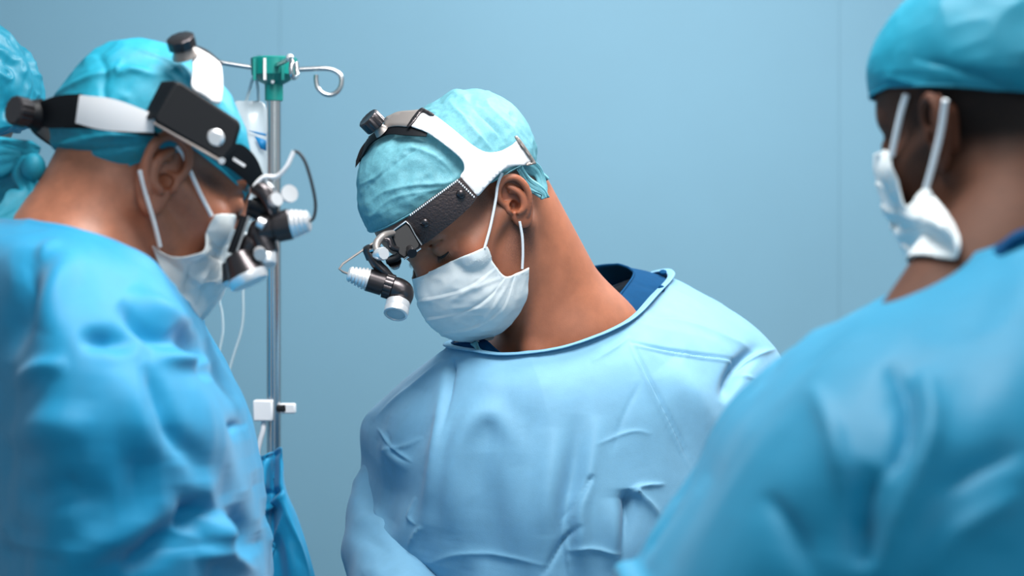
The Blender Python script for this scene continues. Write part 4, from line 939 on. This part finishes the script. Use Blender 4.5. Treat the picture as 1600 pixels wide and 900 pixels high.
MB().lathe(W(337, 216, db-.0145), W(336, 216, db-.020), [(0, .0085), (.6, .0085), (1, .006)], 28).build('power_switch', M['silver'], bx)
MB().tube([W(240, 192, db-.026), W(345, 252, db-.019)], .0013, 8).build('box_seam', M['grey_metal'], bx)
MB().lathe(W(347, 251, db-.012), W(346.5, 251.5, db-.022), [(0, .003), (1, .003)], 14).build('box_screw', M['silver'], bx)
fb_ = strip('brow_band', 'l', [(352, 236), (368, 224), (384, 232), (398, 250), (408, 275), (412, 290)], [(340, 254), (356, 262), (370, 272), (384, 284), (396, 300), (402, 312)], .010, .004, M['black_plastic'], hl_, 40, 8)
MB().box(sphere_hit('l', 371, 252, *CAPE['l'], .0165), np.array([.0072, 0, -.0045]), (0, .001, 0), np.array([.0008, 0, .0012])).build('band_slot', M['white_plastic'], fb_)
ae = az_el('l', 408, 292); af = az_el('l', 56, 181); 
ring_strip('far_band', 'l', ae[0], (af[0] if af[0] > ae[0] else af[0]+360), ae[1], af[1], .020, .012, .003, M['black_plastic'], hl_)
el = db+.035; 
T = lambda x, y, o=0: W(x, y, el+o)
MB().tube([T(400, 292), T(412, 300, -.004), T(422, 318, -.006), T(428, 335, -.004)], [.008, .0085, .007, .006], 12).build('pivot_arm', M['black_metal'], hl_)
MB().tube([T(392, 318), T(410, 325), T(425, 322)], [.007, .008, .006], 12).build('hinge', M['black_plastic'], hl_)
MB().lathe(T(418, 320), T(433, 311, -.014), [(0, .0035), (.6, .0035), (.62, .0065), (1, .0065)], 24).build('thumb_screw', M['silver'], hl_)
MB().lathe(T(440, 310, .01), T(453, 302, -.006), [(0, .0035), (.7, .0035), (.72, .0078), (1, .0085)], 28).build('thumb_screw', M['silver'], hl_)
MB().tube([T(408, 288), T(418, 286), T(428, 296), T(424, 306)], .0022, 8).build('bracket_wire', M['chrome'], hl_)
b0, b1, b2 = T(404, 360), T(455, 350, -.002), T(484, 345, -.004)
MB().lathe(b0, b1, [(0, .012), (.06, .0142), (.45, .0142), (.47, .0128), (.53, .0128), (.55, .0148), (.97, .0148), (1, .0138)], 40).build('lamp_barrel', M['black_metal'], hl_)
rb = [(0, .0135)]
for i in range(4):
    t = .02+i*.24; r = .0138-.0011*i; rb += [(t, r), (t+.15, r), (t+.17, r-.0012), (t+.22, r-.0012)]
rb += [(1, .0075)]
MB().lathe(b1, b2, rb, 36).build('heat_sink', M['silver'], hl_)
MB().tube([T(412, 352), T(406, 365), T(412, 382, -.002), T(420, 398, -.004)], [.011, .0125, .012, .010], 24).build('lamp_elbow', M['black_metal'], hl_)
MB().tube([T(402, 372), T(395, 380), T(388, 392), T(386, 400)], [.009, .011, .010, .008], 20).build('optic_joint', M['black_metal'], hl_)
MB().lathe(T(416, 394, -.004), T(419, 414, -.010), [(0, .0085), (.1, .0092), (.8, .0086), (1, .007)], 28).build('lamp_head', M['silver'], hl_)
MB().lathe(T(403, 346, -.018), T(414, 352, -.018), [(0, .005), (.9, .0055), (1, .004)], 20).build('lens_clamp', M['silver'], hl_)
MB().lathe(T(405, 394, -.012), T(407, 398, -.020), [(0, .006), (1, .006)], 24).build('thumb_screw', M['silver'], hl_)
lp = MB().lathe(T(370, 397, -.006), T(388, 436, -.010), [(0, .0105), (.05, .0125), (.85, .0185), (.9, .0188)], 36).build('loupe_barrel', M['black_metal'], hl_)
MB().lathe(T(385, 430, -.010), T(391, 443, -.011), [(0, .0195), (.5, .0198), (1, .018)], 36).build('loupe_rim', M['silver'], lp)
lp2 = MB().lathe(T(366, 406, .03), T(374, 436, .03), [(0, .0105), (.05, .0125), (1, .017)], 30).build('loupe_barrel', M['black_metal'], hl_)
MB().lathe(T(373, 433, .03), T(376, 441, .03), [(0, .018), (1, .0165)], 30).build('loupe_rim', M['silver'], lp2)
MB().tube([T(382, 338, -.004), T(372, 368, -.006), T(362, 396, -.006)], [.0042, .0045, .0048], 10).build('loupe_strut', M['black_plastic'], hl_)
MB().tube([T(389, 338, -.008), T(379, 368, -.010), T(370, 394, -.012)], .0014, 8).build('strut_trim', M['steel'], hl_)
MB().tube([T(388, 330), T(402, 334), T(412, 345)], [.005, .006, .005], 12).build('hinge', M['black_plastic'], hl_)
MB().tube([T(396, 292, -.006), T(412, 277, -.006), T(432, 276, -.008), T(447, 262, -.010), T(456, 244, -.01), T(459, 236, -.01)], .0022, 8).build('cable_sleeve', M['white_plastic'], hl_)
MB().tube([T(459, 236, -.01), T(468, 240, -.01), T(478, 256, -.01), T(488, 290, -.01), T(493, 320, -.008), T(490, 340, -.006), T(483, 346, -.004)], .0016, 8).build('cable', M['cable'], hl_)

# ------------------------------------------------------------------ right surgeon
pr = thing('person', (.45, 1.9, 0), 'blurred surgeon in the right foreground turned away, teal cap and deep cyan gown', 'person')
FORE['k'] = 0.0; FORE['slope'] = 0.2
def hair_r(q):
    return np.clip(0.97*np.clip((0.012-q[:, 0])/0.02, 0, 1)*np.clip((q[:, 2]+0.042-0.25*np.clip(q[:, 0]+.06, 0, .05))/0.03, 0, 1)+0.7*g(stub(q, 1), (0.015, .068, .02), (.02, .02, .03)), 0, .97)
body_r, fn_r = make_body('body', POSE['r']['R'], POSE['r']['O'], W(1590, 440, 1.93), (W(1360, 660, 1.84), W(1830, 600, 2.05)), None, (.45, 1.95, .92), M['skin_r'], fine=.003, hair_fn=hair_r, parent=pr)
make_ear(POSE['r']['R'], POSE['r']['O'], 1, M['skin_r'], body_r); make_ear(POSE['r']['R'], POSE['r']['O'], -1, M['skin_r'], body_r)
def rim_r(a): return float(np.interp(abs(a), [0, 60, 90, 130, 180], [11, 6, -3, -16, -26]))
cap_r, _ = make_cap('r', M['cap_r'], pr, rim_r, lambda a, e: .003+.006*math.exp(-((e-60)/40)**2)+.008*math.exp(-((abs(a)-150)/60)**2), [([(1420, 90), (1500, 110), (1600, 150)], 14, -.004, 'ridge'), ([(1380, 120), (1450, 135), (1560, 150)], 9, .004, 'ridge')], wr=.002, wscale=25, seed=11)
mask_r, GMR = make_mask('r', [[(1394, 240), (1383, 236), (1374, 240), (1370, 245)], [(1404, 280), (1390, 285), (1380, 280), (1372, 282)], [(1415, 322), (1402, 330), (1392, 325), (1384, 322)],
                            [(1436, 306), (1458, 350, 1.875), (1420, 370), (1400, 362)], [(1449, 290), (1500, 376, 1.86), (1470, 430, 1.90), (1432, 420)]], M['mask'], pr, fn_r, dots=False)
ear_cord('r', fn_r, [(1393, 244), (1400, 210), (1408, 175), (1416, 148)], GMR[0, 0, 1]-.002, ear_depth('r', .03, .03), mask_r, .0026)
ear_cord('r', fn_r, [(1447, 294), (1458, 255), (1470, 205), (1477, 156)], GMR[-1, 0, 1]-.016, ear_depth('r', -.02, .03)-.026, mask_r, .0026)
RR = Y([(1468, 416, 1.95), (1512, 402, 1.88), (1555, 389, 1.83), (1612, 385, 1.80), (1700, 400, 1.85), (1740, 420, 1.98), (1680, 410, 2.1), (1580, 400, 2.12), (1500, 412, 2.08), (1478, 422, 2.0)],
       [(1396, 442, 1.96), (1450, 455, 1.80), (1540, 450, 1.73), (1640, 440, 1.71), (1780, 450, 1.80), (1830, 460, 1.98), (1700, 440, 2.18), (1580, 435, 2.2), (1470, 440, 2.16), (1410, 448, 2.05)],
       [(1262, 522, 1.92), (1340, 540, 1.70), (1480, 560, 1.63), (1650, 560, 1.62), (1850, 560, 1.74), (1920, 560, 2.0), (1750, 530, 2.24), (1580, 520, 2.28), (1400, 510, 2.22), (1290, 517, 2.06)],
       [(1148, 625, 1.90), (1230, 665, 1.65), (1420, 700, 1.56), (1650, 720, 1.57), (1900, 700, 1.70), (1980, 680, 2.0), (1780, 640, 2.28), (1560, 620, 2.3), (1300, 615, 2.24), (1170, 620, 2.05)],
       [(1080, 740, 1.90), (1160, 790, 1.63), (1400, 830, 1.54), (1650, 850, 1.56), (1900, 850, 1.70), (1990, 820, 2.0), (1780, 780, 2.28), (1560, 760, 2.3), (1280, 740, 2.24), (1110, 735, 2.05)],
       [(1005, 860, 1.88), (1100, 930, 1.62), (1380, 960, 1.54), (1650, 980, 1.56), (1900, 980, 1.70), (1990, 950, 2.0), (1780, 920, 2.28), (1560, 900, 2.3), (1260, 870, 2.22), (1050, 860, 2.05)],
       [(985, 960, 1.86), (1080, 1040, 1.62), (1380, 1080, 1.55), (1650, 1100, 1.57), (1880, 1100, 1.7), (1960, 1080, 2.0), (1780, 1060, 2.25), (1560, 1040, 2.28), (1260, 1000, 2.2), (1040, 970, 2.02)],
       [(1240, 1500, 1.90), (1290, 1500, 1.75), (1430, 1500, 1.68), (1620, 1500, 1.68), (1780, 1500, 1.76), (1850, 1500, 1.98), (1740, 1500, 2.16), (1570, 1500, 2.2), (1400, 1500, 2.16), (1270, 1500, 2.04)],
       [(1200, 2650, 1.90), (1260, 2650, 1.72), (1420, 2650, 1.66), (1620, 2650, 1.66), (1800, 2650, 1.74), (1880, 2650, 1.98), (1750, 2650, 2.2), (1570, 2650, 2.24), (1380, 2650, 2.2), (1230, 2650, 2.05)])
FGR = [([(1385, 560), (1415, 600), (1415, 680), (1385, 740)], 16, -.016, 'ridge'), ([(1370, 720), (1345, 780), (1350, 880)], 18, -.020, 'ridge'), ([(1270, 590), (1310, 680), (1330, 800)], 20, .009, 'ridge'), ([(1440, 560), (1460, 660), (1420, 780), (1370, 900)], 24, .014, 'ridge'),
       ([(1200, 760), (1240, 820), (1270, 900)], 18, -.008, 'ridge'), ([(1600, 760), (1500, 820), (1440, 900)], 26, .010, 'ridge'), ([(1600, 690), (1520, 720), (1460, 760)], 22, -.010, 'ridge')]
gown_r, _ = fabric('surgical_gown', rows_px(RR), 24, 22, FGR, M['gown_r'], pr, wr=.005, wscale=6, seed=13, slack=(lambda v: .01+.03*np.clip(v*3, 0, 1), lambda v: .01+.02*np.clip(v*2.5, 0, 1)), slack_kw=dict(steps=((7, 140), (3, 30), (1, 8))))
SRI = [(1500, 405, 1.95), (1525, 395, 1.88), (1560, 380, 1.83), (1600, 357, 1.80), (1690, 350, 1.85), (1720, 370, 1.98), (1670, 380, 2.08), (1580, 385, 2.08), (1510, 402, 2.02)]
SRO = [(a-25, b+50, c) for a, b, c in SRI]
fabric('scrub_top', rows_px([SRI, [(a-8, b+16, c-.01) for a, b, c in SRI], SRO]), 10, 8, [], M['navy'], pr, centre=W(1600, 470, 1.95))

# ------------------------------------------------------------------ colleague at the far left edge
pb = thing('person', (-.70, 3.0, 0), 'colleague at the left edge, mostly hidden, in a crinkled teal bouffant cap', 'person')
body_b, fn_b = make_body('body', POSE['b']['R'], POSE['b']['O'], W(-110, 400, 3.05), (W(60, 520, 3.15), W(-330, 520, 3.0)), None, (-.72, 3.05, .92), M['skin_l'], fine=.004, parent=pb)
make_ear(POSE['b']['R'], POSE['b']['O'], -1, M['skin_l'], body_b); make_ear(POSE['b']['R'], POSE['b']['O'], 1, M['skin_l'], body_b)
make_cap('b', M['bouffant'], pb, lambda a: float(np.interp(abs(a), [0, 60, 100, 180], [5, -8, -28, -42])), lambda a, e: .020+.020*math.exp(-((e-40)/50)**2), [], name='bouffant_cap', wr=.007, wscale=36, seed=21, hem=.004)
RB = [[W(-95+150*s*math.sin(t)*1., y, 3.05-.15*s2*math.cos(t)) for t in np.linspace(0, 2*math.pi, 10, endpoint=False)] for s, s2, y in ((.62, .7, 330), (.9, .9, 350), (1.35, 1.1, 400), (1.55, 1.2, 520), (1.5, 1.2, 700), (1.4, 1.1, 1200), (1.5, 1.2, 1850))]
fabric('surgical_gown', RB, 14, 14, [], M['gown_l'], pb, wr=.005, wscale=9, seed=23)

# ------------------------------------------------------------------ drip stand
DP = 3.12
P = lambda x, y, o=0: W(x, y, DP+o)
iv = thing('drip_stand', (P(428, 450)[0], DP, 0), 'steel drip stand with green hub and curled hooks behind the left surgeon', 'drip stand')
xb = P(428, 450)[0]
MB().lathe((xb, DP, .12), P(428, 150), [(0, .0092), (1, .0092)], 24).build('pole', M['steel'], iv)
hub = MB()
hub.lathe(P(428, 158), P(428, 128), [(0, .0105), (.02, .0118), (1, .0118)], 28).lathe(P(428, 132), P(428, 90), [(0, .012), (.12, .020), (.35, .029), (.96, .030), (1, .028)], 28)
ho = hub.build('hub', M['green'], iv)
for x in (398, 414, 442, 458): MB().box(P(x, 108, -.028), (.0018, 0, 0), (0, .003, 0), (0, 0, .014)).build('hub_slot', M['white_plastic'] if x == 414 else M['green'], ho)
MB().lathe(P(426, 128, -.018), P(426, 128, -.024), [(0, .003), (1, .002)], 12).build('hub_screw', M['silver'], ho)
hk = lambda pts: MB().tube(pts, .0032, 10).build('hook', M['steel'], iv)
hk([P(460, 109), P(480, 108), P(505, 107), P(522, 110), P(533, 120), P(532, 136), P(522, 147), P(508, 147), P(497, 138), P(494, 126), P(494, 117)])
hk([P(396, 106), P(370, 102), P(345, 98), P(322, 96), P(308, 104), P(306, 120), P(318, 130), P(330, 124)])
hk([P(432, 102, -.028), P(445, 96, -.07), P(453, 91, -.11), P(456, 96, -.13), P(455, 110, -.135), P(458, 121, -.13), P(464, 118, -.11), P(463, 98, -.105)])
hk([P(428, 100, .028), P(412, 92, .08), P(404, 90, .11), P(400, 104, .13), P(404, 118, .12)])
MB().ball(P(453, 90, -.115), .005, 8).build('hook_tip', M['silver'], iv)
for i in range(5):
    a = 2*math.pi*i/5+.3; MB().tube([(xb, DP, .12), (xb+.16*math.cos(a), DP+.16*math.sin(a), .10), (xb+.3*math.cos(a), DP+.3*math.sin(a), .07)], .012, 10).build('base_leg', M['steel'], iv)
    cx, cy = xb+.3*math.cos(a), DP+.3*math.sin(a); MB().lathe((cx-.012, cy, .03), (cx+.012, cy, .03), [(0, .028), (.1, .03), (.9, .03), (1, .028)], 20).build('caster', M['black_plastic'], iv)
# infusion bag on the left hook
bagt = thing('infusion_bag', P(392, 240), 'clear infusion bag with blue print hanging between the left surgeon and the pole', 'infusion bag')
rowsb = []
for y, hw, th in ((158, 18, .004), (164, 26, .006), (185, 30, .014), (230, 31, .018), (300, 31, .018), (330, 26, .012), (344, 8, .004)):
    c0 = P(388, y, .03); w = hw/FPX*(DP+.03); rowsb.append([c0+np.array([w*math.cos(t), -th*math.sin(t), 0]) for t in np.linspace(0, 2*math.pi, 12, endpoint=False)])
bg, GBg = fabric('bag_body', rowsb, 5, 6, [], M['bag'], bagt, thick=.0008, wr=.0015, wscale=25)
mb = MB(); mb.tube([P(384, 160, .03), P(390, 140, .03), P(394, 126, .02), P(398, 120, .02), P(402, 132, .02), P(404, 160, .03)], .0022, 8); mb.build('bag_hanger', M['tube'], bagt)
lbm = MB()
for (ax_, ay, bx_, by) in ((386, 203, 416, 213), (398, 213, 416, 236)):
    lbm.add([P(ax_, ay, .008), P(bx_, ay+6, .008), P(bx_, by, .008), P((ax_+bx_)/2, by-4, .008)], [(0, 1, 2, 3)])
lo = lbm.build('bag_print', M['print'], bg); solidify(lo, .0006, 0)
ch = MB().lathe(P(388, 344, .03), P(388, 380, .03), [(0, .004), (.1, .009), (.9, .009), (1, .003)], 18).build('drip_chamber', M['tube'], bagt)
tt = MB().tube([P(392, 380, .03), P(386, 420, .01), P(380, 450, 0), P(380, 490, 0), P(376, 520, 0), P(362, 565, 0), P(350, 620, 0), P(345, 760, 0)], .0020, 8).build('infusion_tube', M['tube'], bagt)
tt = MB().tube([P(384, 346, .03), P(360, 420, .01), P(343, 460, 0), P(347, 490, 0), P(348, 520, 0), P(341, 560, 0), P(335, 640, 0), P(335, 760, 0)], .0020, 8).build('infusion_tube', M['tube'], bagt)
# clamp on the pole
cl = thing('pole_clamp', P(428, 640), 'white plastic clamp on the pole with a cable below it', 'clamp')
MB().box(P(412, 641, -.006), (.0125, 0, 0), (0, .014, 0), (0, 0, .0135)).build('clamp_block', M['white_plastic'], cl, smooth=True, bev=.002)
MB().box(P(450, 638, -.002), (.010, 0, 0), (0, .008, 0), (0, 0, .0065)).build('clamp_lever', M['white_plastic'], cl, smooth=True, bev=.002)
MB().lathe(P(436, 638, -.006), P(444, 638, -.012), [(0, .0045), (1, .0045)], 16).build('clamp_screw', M['black_plastic'], cl)
MB().tube([P(412, 655, -.01), P(411, 672, -.012), P(406, 690, -.012), P(402, 712, -.01), P(402, 760, 0)], .0035, 10).build('clamp_cable', M['white_plastic'], cl)
# drape hanging in front of the pole
dr = [[(396, 708), (404, 712), (412, 712), (420, 708), (428, 706), (436, 699), (441, 700)],
      [(390, 745), (400, 748), (410, 752), (420, 750), (430, 745), (438, 735), (442, 728)],
      [(385, 790), (398, 795), (411, 800), (424, 795), (434, 785), (441, 775), (444, 765)],
      [(380, 850), (398, 852), (414, 855), (430, 850), (444, 840), (458, 828), (466, 818)],
      [(376, 905), (398, 908), (418, 910), (440, 908), (460, 905), (480, 903), (492, 902)],
      [(360, 1200), (395, 1200), (430, 1200), (470, 1200), (500, 1200), (540, 1200), (570, 1200)]]
drows = [[P(x, y, -.035+.012*math.sin(j*1.9+i*.8)-.006*i) for j, (x, y) in enumerate(r)] for i, r in enumerate(dr)]
FD = [([(400, 800), (425, 790), (444, 768)], 5, .008, 'ridge'), ([(398, 745), (420, 770), (442, 765)], 6, -.007, 'ridge'), ([(405, 890), (430, 850), (445, 800)], 5, .007, 'ridge'), ([(440, 780), (462, 840), (485, 900)], 5, .006, 'ridge'), ([(400, 720), (420, 715), (438, 705)], 4, -.005, 'ridge'), ([(395, 840), (412, 870), (425, 900)], 6, -.006, 'ridge')]
d_, _ = fabric('surgical_drape', drows, 14, 14, FD, M['gown_l'], None, closed=False, wr=.003, wscale=18, thick=.0012)
d_['label'] = 'blue drape hanging from the pole below the white clamp'; d_['category'] = 'drape'
